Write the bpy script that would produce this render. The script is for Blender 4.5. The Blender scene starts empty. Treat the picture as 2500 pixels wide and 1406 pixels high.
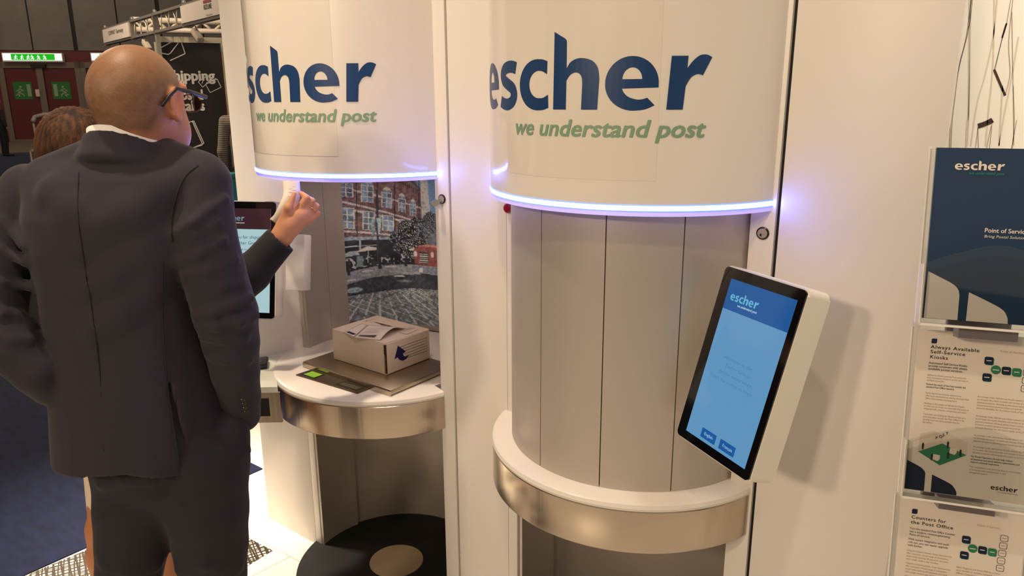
import bpy, bmesh, math, random
import numpy as np
from mathutils import Matrix, Vector

# ------------------------------------------------------------------ camera, world, lights, exposure
sc = bpy.context.scene
col = sc.collection
F_PX, PITCH, YAW, ROLL = 1804.73, 0.2524, -0.6566, -0.0050
CAM = np.array([1.6035, -1.6529, 1.8])
FW = np.array([math.sin(YAW)*math.cos(PITCH), math.cos(YAW)*math.cos(PITCH), -math.sin(PITCH)])
_r = np.array([math.cos(YAW), -math.sin(YAW), 0.0]); _u = np.cross(_r, FW)
RT = _r*math.cos(ROLL) + _u*math.sin(ROLL); UP = -_r*math.sin(ROLL) + _u*math.cos(ROLL)
cd = bpy.data.cameras.new('camera'); cam = bpy.data.objects.new('camera', cd); col.objects.link(cam)
cd.sensor_width = 36.0; cd.lens = F_PX/2500*36.0; cd.clip_end = 200; cd.clip_start = .02
m3 = Matrix(((RT[0], UP[0], -FW[0]), (RT[1], UP[1], -FW[1]), (RT[2], UP[2], -FW[2])))
cam.matrix_world = Matrix.Translation(Vector(CAM)) @ m3.to_4x4()
sc.camera = cam
sc.view_settings.view_transform = 'Standard'; sc.view_settings.look = 'None'
sc.view_settings.exposure = -0.16; sc.view_settings.gamma = 1.0; sc.view_settings.use_curve_mapping = False
sc.cycles.use_denoising = True; sc.cycles.max_bounces = 8; sc.cycles.sample_clamp_indirect = 6

wd = bpy.data.worlds.new('hall_ambient'); sc.world = wd; wd.use_nodes = True
bg = wd.node_tree.nodes['Background']; bg.inputs[0].default_value = (1.0, .80, .60, 1); bg.inputs[1].default_value = 0.40

def lamp(name, loc, target, power, size, color=(1, .77, .53), spread=None):
    l = bpy.data.lights.new(name, 'AREA'); l.energy = power; l.color = color; l.shape = 'DISK'; l.size = size
    if spread: l.spread = spread
    o = bpy.data.objects.new(name, l); col.objects.link(o); o.location = loc
    o.rotation_euler = (Vector(target)-Vector(loc)).to_track_quat('-Z', 'Y').to_euler()
    return o
lamp('stand_floodlight', (.15, -5.0, 3.2), (.1, 0, .6), 62, .35)
lamp('stand_floodlight', (1.1, -5.1, 3.2), (.6, 0, .6), 40, .35)
lamp('stand_floodlight', (1.5, -2.0, 4.1), (-.1, -.1, .8), 24, .14, (1, .80, .58))
lamp('stand_floodlight', (-.35, -1.05, 4.2), (-.33, -.3, .9), 6.5, .12, (1, .80, .58), math.radians(50))
lamp('stand_floodlight', (-1.8, -.38, 3.9), (-1.35, -.25, 0), 17, .3, (1, .84, .64), math.radians(34))
lamp('stand_floodlight', (1.8, .08, 3.4), (1.65, .7, 1.5), 8, .30, (1, .90, .78), math.radians(80))
lamp('hall_floodlight', (-7.0, 1.0, 4.6), (-6.4, 3, 1.8), 170, .8)
lamp('hall_floodlight', (-30, 8, 10), (-36, 13, 2), 300, 3.0)

# ------------------------------------------------------------------ helpers
def ray(u, v): return FW + (u-1250)/F_PX*RT - (v-703)/F_PX*UP
def onz(u, v, z): d = ray(u, v); return CAM + d*((z-CAM[2])/d[2])
def ony(u, v, y): d = ray(u, v); return CAM + d*((y-CAM[1])/d[1])
def lin(c):
    return tuple(((x/255)/12.92 if x/255 <= .04045 else ((x/255+.055)/1.055)**2.4) for x in c)
MATS = {}
def mat(name, rgb, rough=.5, metal=0., bump=None, spec=None, coat=0., emit=None, var=None, aniso=None, attr=False, sheen=0.):
    if name in MATS: return MATS[name]
    m = bpy.data.materials.new(name); m.use_nodes = True; nt = m.node_tree; b = nt.nodes['Principled BSDF']
    c = lin(rgb); b.inputs['Base Color'].default_value = (*c, 1); b.inputs['Roughness'].default_value = rough
    b.inputs['Metallic'].default_value = metal
    if spec is not None: b.inputs['Specular IOR Level'].default_value = spec
    if coat: b.inputs['Coat Weight'].default_value = coat; b.inputs['Coat Roughness'].default_value = .06
    if sheen: b.inputs['Sheen Weight'].default_value = sheen; b.inputs['Sheen Roughness'].default_value = .4
    if emit: b.inputs['Emission Color'].default_value = (*lin(emit[0]), 1); b.inputs['Emission Strength'].default_value = emit[1]
    tc = nt.nodes.new('ShaderNodeTexCoord')
    if attr:
        a = nt.nodes.new('ShaderNodeVertexColor'); a.layer_name = 'Col'; nt.links.new(a.outputs[0], b.inputs['Base Color'])
    if var:
        n = nt.nodes.new('ShaderNodeTexNoise'); n.inputs['Scale'].default_value = var[0]; n.inputs['Detail'].default_value = 5
        mp = nt.nodes.new('ShaderNodeMapping'); mp.inputs['Scale'].default_value = var[3] if len(var) > 3 else (1, 1, 1)
        nt.links.new(tc.outputs['Object'], mp.inputs[0]); nt.links.new(mp.outputs[0], n.inputs['Vector'])
        r = nt.nodes.new('ShaderNodeValToRGB'); r.color_ramp.elements[0].position = .3; r.color_ramp.elements[1].position = .7
        r.color_ramp.elements[0].color = (*lin(var[1]), 1); r.color_ramp.elements[1].color = (*lin(var[2]), 1)
        nt.links.new(n.outputs[0], r.inputs[0]); nt.links.new(r.outputs[0], b.inputs['Base Color'])
    if bump:
        n = nt.nodes.new('ShaderNodeTexNoise'); n.inputs['Scale'].default_value = bump[0]; n.inputs['Detail'].default_value = 4
        mp = nt.nodes.new('ShaderNodeMapping'); mp.inputs['Scale'].default_value = bump[2] if len(bump) > 2 else (1, 1, 1)
        nt.links.new(tc.outputs['Object'], mp.inputs[0]); nt.links.new(mp.outputs[0], n.inputs['Vector'])
        bp = nt.nodes.new('ShaderNodeBump'); bp.inputs['Strength'].default_value = bump[1]; bp.inputs['Distance'].default_value = .004
        nt.links.new(n.outputs[0], bp.inputs['Height']); nt.links.new(bp.outputs[0], b.inputs['Normal'])
    if aniso:
        b.inputs['Anisotropic'].default_value = aniso
        t = nt.nodes.new('ShaderNodeTangent'); t.direction_type = 'RADIAL'; t.axis = 'Z'; nt.links.new(t.outputs[0], b.inputs['Tangent'])
    MATS[name] = m
    return m
def emis(name, rgb, s=1.0):
    if name in MATS: return MATS[name]
    m = bpy.data.materials.new(name); m.use_nodes = True; nt = m.node_tree
    b = nt.nodes['Principled BSDF']; b.inputs['Base Color'].default_value = (.01, .01, .012, 1); b.inputs['Roughness'].default_value = .08
    b.inputs['Emission Color'].default_value = (*lin(rgb), 1); b.inputs['Emission Strength'].default_value = s
    MATS[name] = m; return m
def acrylic(name, tint=(.97, .98, .98), rough=.03):
    if name in MATS: return MATS[name]
    m = bpy.data.materials.new(name); m.use_nodes = True; nt = m.node_tree; nt.nodes.clear()
    o = nt.nodes.new('ShaderNodeOutputMaterial'); mx = nt.nodes.new('ShaderNodeMixShader'); t = nt.nodes.new('ShaderNodeBsdfTransparent')
    g = nt.nodes.new('ShaderNodeBsdfGlossy'); f = nt.nodes.new('ShaderNodeFresnel'); f.inputs[0].default_value = 1.45
    t.inputs[0].default_value = (*tint, 1); g.inputs['Roughness'].default_value = rough
    nt.links.new(f.outputs[0], mx.inputs[0]); nt.links.new(t.outputs[0], mx.inputs[1]); nt.links.new(g.outputs[0], mx.inputs[2]); nt.links.new(mx.outputs[0], o.inputs[0])
    MATS[name] = m; return m

def obj(name, V, Fc, m, parent=None, smooth=False, colors=None):
    me = bpy.data.meshes.new(name); me.from_pydata([tuple(map(float, v)) for v in V], [], [tuple(map(int, f)) for f in Fc]); me.update()
    if m: me.materials.append(m)
    if smooth: me.polygons.foreach_set('use_smooth', [True]*len(me.polygons))
    if colors is not None:
        a = me.color_attributes.new('Col', 'FLOAT_COLOR', 'POINT')
        c4 = np.ones((len(V), 4), np.float32); c4[:, :3] = colors; a.data.foreach_set('color', c4.ravel())
    o = bpy.data.objects.new(name, me); col.objects.link(o)
    if parent: o.parent = parent
    return o
def bobj(name, bm, m, parent=None, smooth=False):
    me = bpy.data.meshes.new(name); bmesh.ops.recalc_face_normals(bm, faces=bm.faces); bm.to_mesh(me); bm.free()
    if m: me.materials.append(m)
    if smooth:
        me.polygons.foreach_set('use_smooth', [True]*len(me.polygons))
        try: me.set_sharp_from_angle(angle=math.radians(35))
        except Exception: pass
    o = bpy.data.objects.new(name, me); col.objects.link(o)
    if parent: o.parent = parent
    return o
def empty(name, loc=(0, 0, 0), rz=0, mw=None):
    o = bpy.data.objects.new(name, None); col.objects.link(o); o.empty_display_size = .1
    if mw is not None: o.matrix_world = mw
    else: o.location = loc; o.rotation_euler = (0, 0, rz)
    return o
def tag(o, label, cat, group=None, kind=None):
    if label: o['label'] = label
    if cat: o['category'] = cat
    if group: o['group'] = group
    if kind: o['kind'] = kind
    return o
def struct(o): o['kind'] = 'structure'; return o
def bm_box(bm, lo, hi, bev=0, seg=2):
    r = bmesh.ops.create_cube(bm, size=1.0); vs = r['verts']
    for v in vs: v.co = Vector([lo[i]+(v.co[i]+.5)*(hi[i]-lo[i]) for i in range(3)])
    if bev:
        es = list({e for v in vs for e in v.link_edges}); bmesh.ops.bevel(bm, geom=es, offset=bev, segments=seg, affect='EDGES', profile=.5)
def box(name, lo, hi, m, parent=None, bev=0, seg=2):
    bm = bmesh.new(); bm_box(bm, lo, hi, bev, seg); return bobj(name, bm, m, parent, smooth=bev > 0)
def prism_bm(bm, pts, z0, z1):
    n = len(pts); a = [bm.verts.new((p[0], p[1], z0)) for p in pts]; b = [bm.verts.new((p[0], p[1], z1)) for p in pts]
    bm.faces.new(a[::-1]); bm.faces.new(b)
    for i in range(n): bm.faces.new((a[i], a[(i+1) % n], b[(i+1) % n], b[i]))
def prism(name, pts, z0, z1, m, parent=None, smooth=False):
    bm = bmesh.new(); prism_bm(bm, pts, z0, z1); return bobj(name, bm, m, parent, smooth)
def arc(cx, cy, R, a0, a1, n): return [(cx+R*math.cos(math.radians(a0+(a1-a0)*i/n)), cy+R*math.sin(math.radians(a0+(a1-a0)*i/n))) for i in range(n+1)]
def tube(name, pts, r, m, parent=None, n=8, closed=False):
    V = []; Fc = []; pts = [np.array(p, float) for p in pts]; N = len(pts)
    for i, p in enumerate(pts):
        d = (pts[(i+1) % N]-pts[i-1]) if closed or 0 < i < N-1 else (pts[1]-pts[0] if i == 0 else pts[-1]-pts[-2])
        d /= np.linalg.norm(d)+1e-9; a = np.cross(d, (0, 0, 1)); a = np.cross(d, (0, 1, 0)) if np.linalg.norm(a) < .1 else a
        a /= np.linalg.norm(a); b = np.cross(d, a); rr = r[i] if hasattr(r, '__len__') else r
        for k in range(n): t = 2*math.pi*k/n; V.append(p+rr*(math.cos(t)*a+math.sin(t)*b))
    for i in range(N if closed else N-1):
        for k in range(n): j = (i+1) % N; Fc.append((i*n+k, i*n+(k+1) % n, j*n+(k+1) % n, j*n+k))
    if not closed: Fc.append(tuple(range(n))[::-1]); Fc.append(tuple((N-1)*n+k for k in range(n)))
    return obj(name, V, Fc, m, parent, smooth=True)
def revolve(name, prof, c, m, parent=None, n=48, a0=0, a1=360, smooth=True):
    bm = bmesh.new(); full = abs(a1-a0) >= 359.9; rows = []
    for i in range(n if full else n+1):
        t = math.radians(a0+(a1-a0)*i/n); rows.append([bm.verts.new((c[0]+r*math.cos(t), c[1]+r*math.sin(t), c[2]+z)) for r, z in prof])
    for i in range(n if full else n):
        A = rows[i]; B = rows[(i+1) % len(rows)]
        for k in range(len(prof)-1): bm.faces.new((A[k], B[k], B[k+1], A[k+1]))
    if not full: bm.faces.new(rows[0]); bm.faces.new(rows[-1][::-1])
    return bobj(name, bm, m, parent, smooth)

# ---- flat outlines and lettering -> 2D triangles
def curve_mesh(cu):
    o = bpy.data.objects.new('tmp', cu); col.objects.link(o); bpy.context.view_layer.update()
    dg = bpy.context.evaluated_depsgraph_get(); me = bpy.data.meshes.new_from_object(o.evaluated_get(dg))
    V = np.array([v.co[:] for v in me.vertices], float).reshape(-1, 3); Fc = [tuple(p.vertices) for p in me.polygons]
    bpy.data.objects.remove(o); bpy.data.meshes.remove(me); bpy.data.curves.remove(cu)
    return V[:, :2], Fc
def text2d(s, size, bold=0., shear=0., width=None, align='LEFT', space=1.0, line=1.0):
    cu = bpy.data.curves.new('tmp', 'FONT'); cu.body = s; cu.size = size; cu.shear = shear; cu.space_character = space; cu.space_line = line
    cu.resolution_u = 3; cu.align_x = align; cu.fill_mode = 'FRONT'
    V, Fc = curve_mesh(cu)
    if bold and len(V):   # heavier stroke: the same outline laid down a few times, slightly shifted
        d = bold*size; V, Fc = cat([(np.c_[V+np.array(o)*d, np.full(len(V), k*size*.0012)], Fc) for k, o in enumerate(((0, 0), (1, 0), (-1, 0), (0, .7), (0, -.7), (.7, .5), (-.7, .5), (.7, -.5), (-.7, -.5)))])
    if width and len(V): V[:, 0] *= width/(V[:, 0].max()-V[:, 0].min()); 
    return V, Fc
def shape2d(loops):
    cu = bpy.data.curves.new('tmp', 'CURVE'); cu.dimensions = '2D'; cu.fill_mode = 'BOTH'
    for L in loops:
        s = cu.splines.new('POLY'); s.points.add(len(L)-1); s.use_cyclic_u = True
        for i, p in enumerate(L): s.points[i].co = (p[0], p[1], 0, 1)
    return curve_mesh(cu)
def cat(parts):
    V = []; Fc = []; n = 0
    for v, f in parts: V.append(v); Fc += [tuple(i+n for i in x) for x in f]; n += len(v)
    return np.concatenate(V), Fc
def ell(cx, cy, rx, ry, a0, a1, n=16): return [(cx+rx*math.cos(math.radians(a0+(a1-a0)*i/n)), cy+ry*math.sin(math.radians(a0+(a1-a0)*i/n))) for i in range(n+1)]
def spl(pts, n=6):
    P = [np.array(p, float) for p in pts]; out = []
    for i in range(len(P)-1):
        p0 = P[max(i-1, 0)]; p1 = P[i]; p2 = P[i+1]; p3 = P[min(i+2, len(P)-1)]
        for k in range(n):
            t = k/n; out.append(.5*((2*p1)+(-p0+p2)*t+(2*p0-5*p1+4*p2-p3)*t*t+(-p0+3*p1-3*p2+p3)*t**3))
    out.append(P[-1]); return out
def glyph_e():
    o = [(1.01, .417)]+ell(.505, .493, .505, .513, 3, 180, 24)+ell(.555, .493, .555, .513, 180, 268, 14)[1:]+spl([(.56, -.02), (.77, .005), (.949, .083)], 4)[1:]
    o += [(.806, .226)]+spl([(.806, .226), (.70, .195), (.59, .197), (.45, .245), (.36, .33), (.33, .40)], 4)[1:]
    h = [(.33, .577)]+ell(.515, .577, .185, .22, 180, 0, 14)
    return [o, h]
def glyph_c():
    o = spl([(.83, .955), (.70, .995), (.56, 1.005)], 4)+ell(.55, .493, .55, .512, 92, 268, 30)+spl([(.55, -.02), (.72, -.01), (.86, .035)], 4)+spl([(.85, .295), (.72, .235), (.60, .225)], 4)+ell(.60, .5, .285, .275, 268, 92, 20)+spl([(.60, .775), (.70, .76), (.82, .70)], 4)
    return [o]
def glyph_s():
    c = spl([(.71, .85), (.55, .885), (.38, .88), (.22, .83), (.155, .715), (.22, .60), (.40, .515), (.57, .43), (.625, .29), (.56, .165), (.40, .10), (.22, .105), (.04, .16)], 5)
    L = []; R = []
    for i, p in enumerate(c):
        d = c[min(i+1, len(c)-1)]-c[max(i-1, 0)]; d /= np.linalg.norm(d); n = np.array([-d[1], d[0]]); w = .125
        L.append(p+n*w); R.append(p-n*w)
    return [L+R[::-1]]
def glyph_h():
    return [[(0, 0), (.02, 1.51), (.27, 1.375), (.305, 1.34), (.312, 1.29), (.312, .80)]+spl([(.312, .80), (.40, .92), (.55, .985), (.70, .985), (.87, .93), (.98, .80), (1.015, .60)], 5)[1:]+[(.985, 0), (.645, 0)]+spl([(.662, .5), (.645, .63), (.58, .705), (.48, .715), (.38, .66), (.31, .56)], 4)+[(.305, 0)]]
def glyph_r():
    return [[(0, 0), (.063, 1.0), (.397, 1.0), (.386, .77)]+spl([(.386, .77), (.50, .91), (.64, 1.01), (.78, 1.02), (.89, .975)], 4)[1:]+[(.714, .64)]+spl([(.714, .64), (.60, .665), (.47, .60), (.37, .44)], 4)[1:]+[(.334, 0)]]
GL = {'e': (glyph_e, 1.03), 's': (glyph_s, .78), 'c': (glyph_c, .86), 'h': (glyph_h, 1.02), 'r': (glyph_r, .89)}
def logo2d(xs=None):
    x = 0; parts = []
    starts = xs or [0, 1.11, 2.0, 2.98, 4.12, 5.31]
    for ch, x0 in zip('escher', starts):
        V, Fc = shape2d(GL[ch][0]()); V = V.copy(); V[:, 0] += x0; parts.append((V, Fc))
    return cat(parts)
LOGO = logo2d(); LOGO_W = 6.2
def put(name, VF, frame, m, parent=None, eps=.0006, off=(0, 0), sx=1., sy=1.):
    O, ex, ey, n = [np.array(a, float) for a in frame]
    V, Fc = VF
    P = [O+(off[0]+v[0]*sx)*ex+(off[1]+v[1]*sy)*ey+n*(eps+(v[2] if len(v) > 2 else 0)) for v in V]
    return obj(name, P, Fc, m, parent)
def rect2d(x0, y0, x1, y1): return np.array([(x0, y0), (x1, y0), (x1, y1), (x0, y1)], float), [(0, 1, 2, 3)]
def poly2d(p): return shape2d([p])
def bend(name, VF, c, R, ang0, z0, m, parent, sx, sy, step=3.0):
    """print a flat outline on a vertical cylinder: x runs along the arc"""
    bm = bmesh.new(); V, Fc = VF; vs = [bm.verts.new((v[0]*sx, v[1]*sy, v[2] if len(v) > 2 else 0)) for v in V]
    for f in Fc:
        try: bm.faces.new([vs[i] for i in f])
        except ValueError: pass
    xs = [v.co.x for v in bm.verts]; d = R*math.radians(step); x = math.floor(min(xs)/d)*d+d
    while x < max(xs):
        bmesh.ops.bisect_plane(bm, geom=bm.verts[:]+bm.edges[:]+bm.faces[:], plane_co=(x, 0, 0), plane_no=(1, 0, 0)); x += d
    for v in bm.verts:
        t = math.radians(ang0)+v.co.x/R; R2 = R+v.co.z; v.co = Vector((c[0]+R2*math.cos(t), c[1]+R2*math.sin(t), z0+v.co.y))
    me = bpy.data.meshes.new(name); bm.to_mesh(me); bm.free(); me.materials.append(m)
    o = bpy.data.objects.new(name, me); col.objects.link(o); o.parent = parent; return o

# ------------------------------------------------------------------ materials
WHITE = mat('white_laminate', (236, 231, 224), .42, bump=(60, .02))
DRUM = mat('white_lacquer', (238, 232, 224), .30, coat=.25)
FILM = mat('glossy_film', (238, 231, 220), .12, coat=.6)
SILVER = mat('anodised_aluminium', (196, 188, 178), .42, .45, bump=(300, .02))
STEEL = mat('brushed_steel', (196, 182, 164), .2, 1.0, aniso=.8, bump=(16, .35, (1, 1, .03)))
STEELP = mat('steel_plate', (178, 165, 145), .34, 1.0, bump=(200, .03, (1, 20, 1)))
CORIAN = mat('white_countertop', (240, 234, 224), .25)
BLACK = mat('black_gap', (12, 11, 11), .7)
RUBBER = mat('black_rubber', (16, 15, 15), .75, bump=(400, .1))
BEIGE = mat('beige_plate', (170, 150, 120), .4)
NAVY = mat('navy_print', (22, 62, 112), .35)
GREEN = mat('sage_print', (132, 168, 140), .38)
CHROME = mat('chrome', (200, 200, 200), .12, 1.0)
RED = mat('red_plastic', (140, 10, 40), .35)
LED = mat('blue_led', (220, 225, 255), .3, emit=((96, 118, 255), 55.0))
LED_BLOOM = mat('blue_led_bloom', (160, 190, 255), .3, emit=((40, 110, 255), 1.6))
LIP = mat('lip_led_glow', (225, 222, 235), .35, emit=((128, 112, 255), 1.0))  # emission stands in for LED light passing through the lip
NICHE_FILL = mat('niche_fill_glow', (240, 235, 230), .4, emit=((255, 226, 214), 30.0))
DARKTXT = mat('dark_ink', (40, 32, 36), .6)
GREYTXT = mat('grey_ink', (150, 128, 112), .6)
PAPER = mat('white_paper', (232, 222, 208), .55)

# ------------------------------------------------------------------ floor
struct(box('floor', (-60, -8, -.06), (6, 40, -.004), mat('blue_carpet', (24, 34, 68), .95, var=(25, (17, 26, 54), (28, 40, 78)), bump=(500, .6))))
struct(prism('floor_white', [(-1.444, -3.5), (4, -3.5), (4, 3.0), (-2.2, 3.0), (-2.2, .249), (-1.444, .249)], -.004, .0, mat('white_floor', (245, 240, 230), .22, var=(2, (240, 235, 225), (248, 244, 236)))))
struct(prism('floor_carpet', [(-4.2, -6), (-1.446, -6), (-1.446, .247), (-4.2, .247)], -.004, .004, mat('blue_velour_carpet', (15, 25, 58), .95, var=(9, (12, 20, 49), (21, 33, 70), (1, 3, 1)), bump=(300, .8))))
struct(prism('floor_aisle', [(-5.2, -6), (-4.26, -6), (-4.26, 9), (-5.2, 9)], -.004, .002, mat('brown_aisle', (92, 78, 66), .8, var=(6, (80, 68, 58), (104, 90, 76)))))
struct(prism('trim_1', [(-4.26, -6), (-4.2, -6), (-4.2, 9), (-4.26, 9)], -.004, .012, WHITE))
struct(prism('floor_far', [(-40, 0), (-33, -4), (-18, 36), (-26, 40)], -.004, .0, mat('grey_hall_floor', (88, 78, 68), .8)))
# floor tile seams
for k, (a, b) in enumerate([((-1.44, -.155), (-.66, -.117)), ((-1.05, .26), (-1.02, .9)), ((-.78, -.9), (-.72, -.122))]):
    d = np.array([b[0]-a[0], b[1]-a[1]]); d /= np.linalg.norm(d); n = np.array([-d[1], d[0]])*.0015
    struct(prism('trim_%d' % (k+2), [np.array(a)+n, np.array(a)-n, np.array(b)-n, np.array(b)+n], 0, .0006, mat('seam_grey', (190, 178, 160), .6)))
# woven-line floor graphic: dark threads over the white floor
mm = bpy.data.materials.new('woven_line_print'); mm.use_nodes = True; nt = mm.node_tree; b = nt.nodes['Principled BSDF']; b.inputs['Roughness'].default_value = .4
tc = nt.nodes.new('ShaderNodeTexCoord'); prev = None
for ang, scl, ph in ((20, 13, 0), (24, 18, 3), (108, 12, 1), (113, 17, 5)):
    mp = nt.nodes.new('ShaderNodeMapping'); mp.inputs['Rotation'].default_value = (0, 0, math.radians(ang)); mp.inputs['Location'].default_value = (ph*.137, ph*.071, 0)
    w = nt.nodes.new('ShaderNodeTexWave'); w.inputs['Scale'].default_value = scl; w.inputs['Distortion'].default_value = 1.2; w.inputs['Detail'].default_value = 2; w.inputs['Detail Scale'].default_value = .6
    nt.links.new(tc.outputs['Object'], mp.inputs[0]); nt.links.new(mp.outputs[0], w.inputs[0])
    r = nt.nodes.new('ShaderNodeMath'); r.operation = 'GREATER_THAN'; r.inputs[1].default_value = .80; nt.links.new(w.outputs['Fac'], r.inputs[0])
    if prev is None: prev = r
    else:
        x = nt.nodes.new('ShaderNodeMath'); x.operation = 'MAXIMUM'; nt.links.new(prev.outputs[0], x.inputs[0]); nt.links.new(r.outputs[0], x.inputs[1]); prev = x
mx = nt.nodes.new('ShaderNodeMix'); mx.data_type = 'RGBA'; mx.inputs[6].default_value = (*lin((236, 228, 214)), 1); mx.inputs[7].default_value = (*lin((52, 40, 30)), 1)
nt.links.new(prev.outputs[0], mx.inputs[0]); nt.links.new(mx.outputs[2], b.inputs['Base Color'])
struct(prism('floor_graphic', [(-1.43, -.60), (-1.15, -.40), (-.97, -.146), (-.812, -.138), (-.80, -.32), (-.88, -1.0), (-1.30, -1.1), (-1.442, -.80)], 0, .0012, mm))

# ------------------------------------------------------------------ kiosk wall
ZT = 2.75
struct(box('wall_left', (-1.04, 0, 0), (-.7065, .03, ZT), WHITE, bev=.001))
struct(box('wall_center', (.099, 0, 0), (.3095, .03, ZT), WHITE, bev=.001))
struct(box('wall_right', (1.081, 0, 0), (1.383, .03, ZT), WHITE, bev=.001))
struct(box('wall_side', (-1.04, .03, 0), (-1.02, .62, ZT), WHITE))
struct(box('wall_end', (1.18, .03, 0), (1.20, .62, ZT), WHITE))
struct(box('wall_light_block', (-1.02, .60, 0), (1.18, .62, ZT), mat('dark_inside', (60, 56, 52), .8)))  # unseen panel, added to block light from behind
struct(box('trim_5', (.09, .012, 0), (.099, .06, ZT), BLACK)); struct(box('trim_6', (1.072, .012, 0), (1.081, .06, ZT), BLACK))
struct(box('trim_7', (-.7065, .01, 0), (-.705, .05, ZT), BLACK)); struct(box('trim_8', (.3095, .01, 0), (.311, .05, ZT), BLACK))

def street_print(parent, cx, cy, R):
    """flat street photograph mounted in the niche: colours painted on a fine grid"""
    nx, nz = 230, 270; th = np.linspace(163.5, 60, nx); zz = np.linspace(.894, 1.556, nz)
    TH, Z = np.meshgrid(th, zz); t = (1.48-Z)/.001655/375+5/375; u = (164-TH)/66.
    L = 45+75*t; Rr = 890+45*t; X = L+u*(Rr-L); Y = 20+t*1390
    rng = np.random.default_rng(4)
    def noise(cell, sd=0):
        r = np.random.default_rng(sd); g = r.random((int(nz/cell)+3, int(nx/cell)+3)); yy = np.arange(nz)/cell; xx = np.arange(nx)/cell
        y0 = yy.astype(int); x0 = xx.astype(int); fy = (yy-y0)[:, None]; fx = (xx-x0)[None]
        return (g[np.ix_(y0, x0)]*(1-fy)*(1-fx)+g[np.ix_(y0+1, x0)]*fy*(1-fx)+g[np.ix_(y0, x0+1)]*(1-fy)*fx+g[np.ix_(y0+1, x0+1)]*fy*fx)
    n1 = rng.random(X.shape); n3 = noise(3, 1); n8 = noise(9, 2); n20 = noise(22, 3)
    I = np.zeros(X.shape+(3,))
    def inp(p):
        p = np.array(p, float); c = np.zeros(X.shape, bool); j = len(p)-1
        for i in range(len(p)):
            xi, yi = p[i]; xj, yj = p[j]
            if yi != yj: c ^= ((yi > Y) != (yj > Y)) & (X < (xj-xi)*(Y-yi)/(yj-yi)+xi)
            j = i
        return c
    def fill(mask, c, amp=0, nz_=None):
        v = np.array(c, float)[None]*np.ones((mask.sum(), 1)); 
        if amp: v = v*(1+amp*((nz_ if nz_ is not None else n3)[mask]-.5))[:, None]
        I[mask] = v
    def P(p, c, amp=.25, nz_=None): fill(inp(p), c, amp, nz_)
    I[:] = (96, 104, 106)
    P([(600, -60), (1400, -60), (1400, 560), (600, 560)], (84, 128, 172), .25, n20)      # sky
    P([(740, -60), (800, -60), (835, 300), (760, 420)], (165, 170, 170), .5)
    P([(-200, -80), (640, -80), (745, 110), (760, 500), (-200, 560)], (110, 80, 78), .5)  # brick facade
    P([(620, -20), (745, 95), (745, 112), (610, 0)], (70, 76, 88))
    for k in range(13): P([(500+k*18, -10+k*9), (508+k*18, -6+k*9), (508+k*18, 22+k*9), (500+k*18, 18+k*9)], (62, 46, 48))
    for (a, b_) in (((-200, 95), (745, 395)), ((-200, 165), (745, 425)), ((-200, -20), (745, 260)), ((-200, 400), (745, 545))):
        P([a, b_, (b_[0], b_[1]+15), (a[0], a[1]+22)], (176, 168, 164), .4)
    def win(x0, y0, x1, y1, arch=False, sl=.16):
        q = [(x0, y0), (x1, y0+sl*(x1-x0)), (x1, y1+sl*(x1-x0)), (x0, y1)]
        if arch: q = [(x0, y0), (x0+.2*(x1-x0), y0-38), (x0+.5*(x1-x0), y0-48), (x0+.82*(x1-x0), y0-30), (x1, y0+sl*(x1-x0))]+q[2:]
        P(q, (205, 216, 220), .15); w = x1-x0; h = y1-y0
        for i in range(2):
            for j in range(3 if not arch else 4):
                a0 = x0+w*(.08+.46*i); a1 = x0+w*(.46+.46*i); yy0 = y0+h*((j-(1 if arch else 0))*.333+.03); yy1 = yy0+h*.28
                if yy0 < y0-30: yy0 = y0-26
                P([(a0, yy0+sl*(a0-x0)), (a1, yy0+sl*(a1-x0)), (a1, yy1+sl*(a1-x0)), (a0, yy1+sl*(a0-x0))], (92, 118, 138), .8, n8)
    for x0, y0, x1, y1 in ((55, 25, 180, 145), (65, 240, 190, 425), (255, 285, 358, 455), (418, 330, 515, 470), (560, 370, 630, 500)): win(x0, y0, x1, y1)
    for x0, y0, x1, y1 in ((243, 60, 348, 205), (412, 130, 500, 260), (550, 185, 615, 300), (650, 235, 705, 335)): win(x0, y0, x1, y1, True)
    for x in (200, 375, 515, 725): P([(x, -60), (x+8, -60), (x+14, 520), (x+6, 520)], (50, 44, 50))
    P([(-200, 500), (760, 545), (760, 800), (-200, 840)], (40, 44, 52), .9, n8)          # shop fronts
    P([(-200, 485), (540, 540), (540, 560), (-200, 530)], (128, 142, 150), .3)
    P([(-200, 585), (370, 600), (370, 606), (-200, 598)], (150, 160, 162)); P([(228, 540), (242, 540), (242, 640), (228, 640)], (150, 160, 168))
    tree = (((X-690)/190)**2+((Y-560)/190)**2 < .75+.55*n8) & (Y > 330); fill(tree, (42, 44, 52), 1.6, n3)
    fill(tree & (n1 > .90), (150, 158, 160)); t2 = (((X-840)/95)**2+((Y-430)/130)**2 < .7+.6*n3); fill(t2, (64, 70, 74), 1.7, n1)
    P([(85, 665), (150, 640), (215, 640), (230, 680), (85, 690)], (150, 168, 165)); P([(210, 645), (300, 607), (395, 630), (375, 645), (215, 655)], (214, 216, 208), .1); P([(630, 650), (690, 628), (700, 655)], (205, 205, 198))
    P([(298, 640), (304, 640), (304, 760), (298, 760)], (170, 175, 175))
    fill((Y > 690) & (Y < 810) & (X < 680) & (n3 > .72), (140, 150, 152), .4); P([(205, 690), (255, 690), (262, 790), (205, 790)], (112, 130, 124)); P([(325, 745), (385, 745), (370, 805), (335, 805)], (48, 56, 58))
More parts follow.
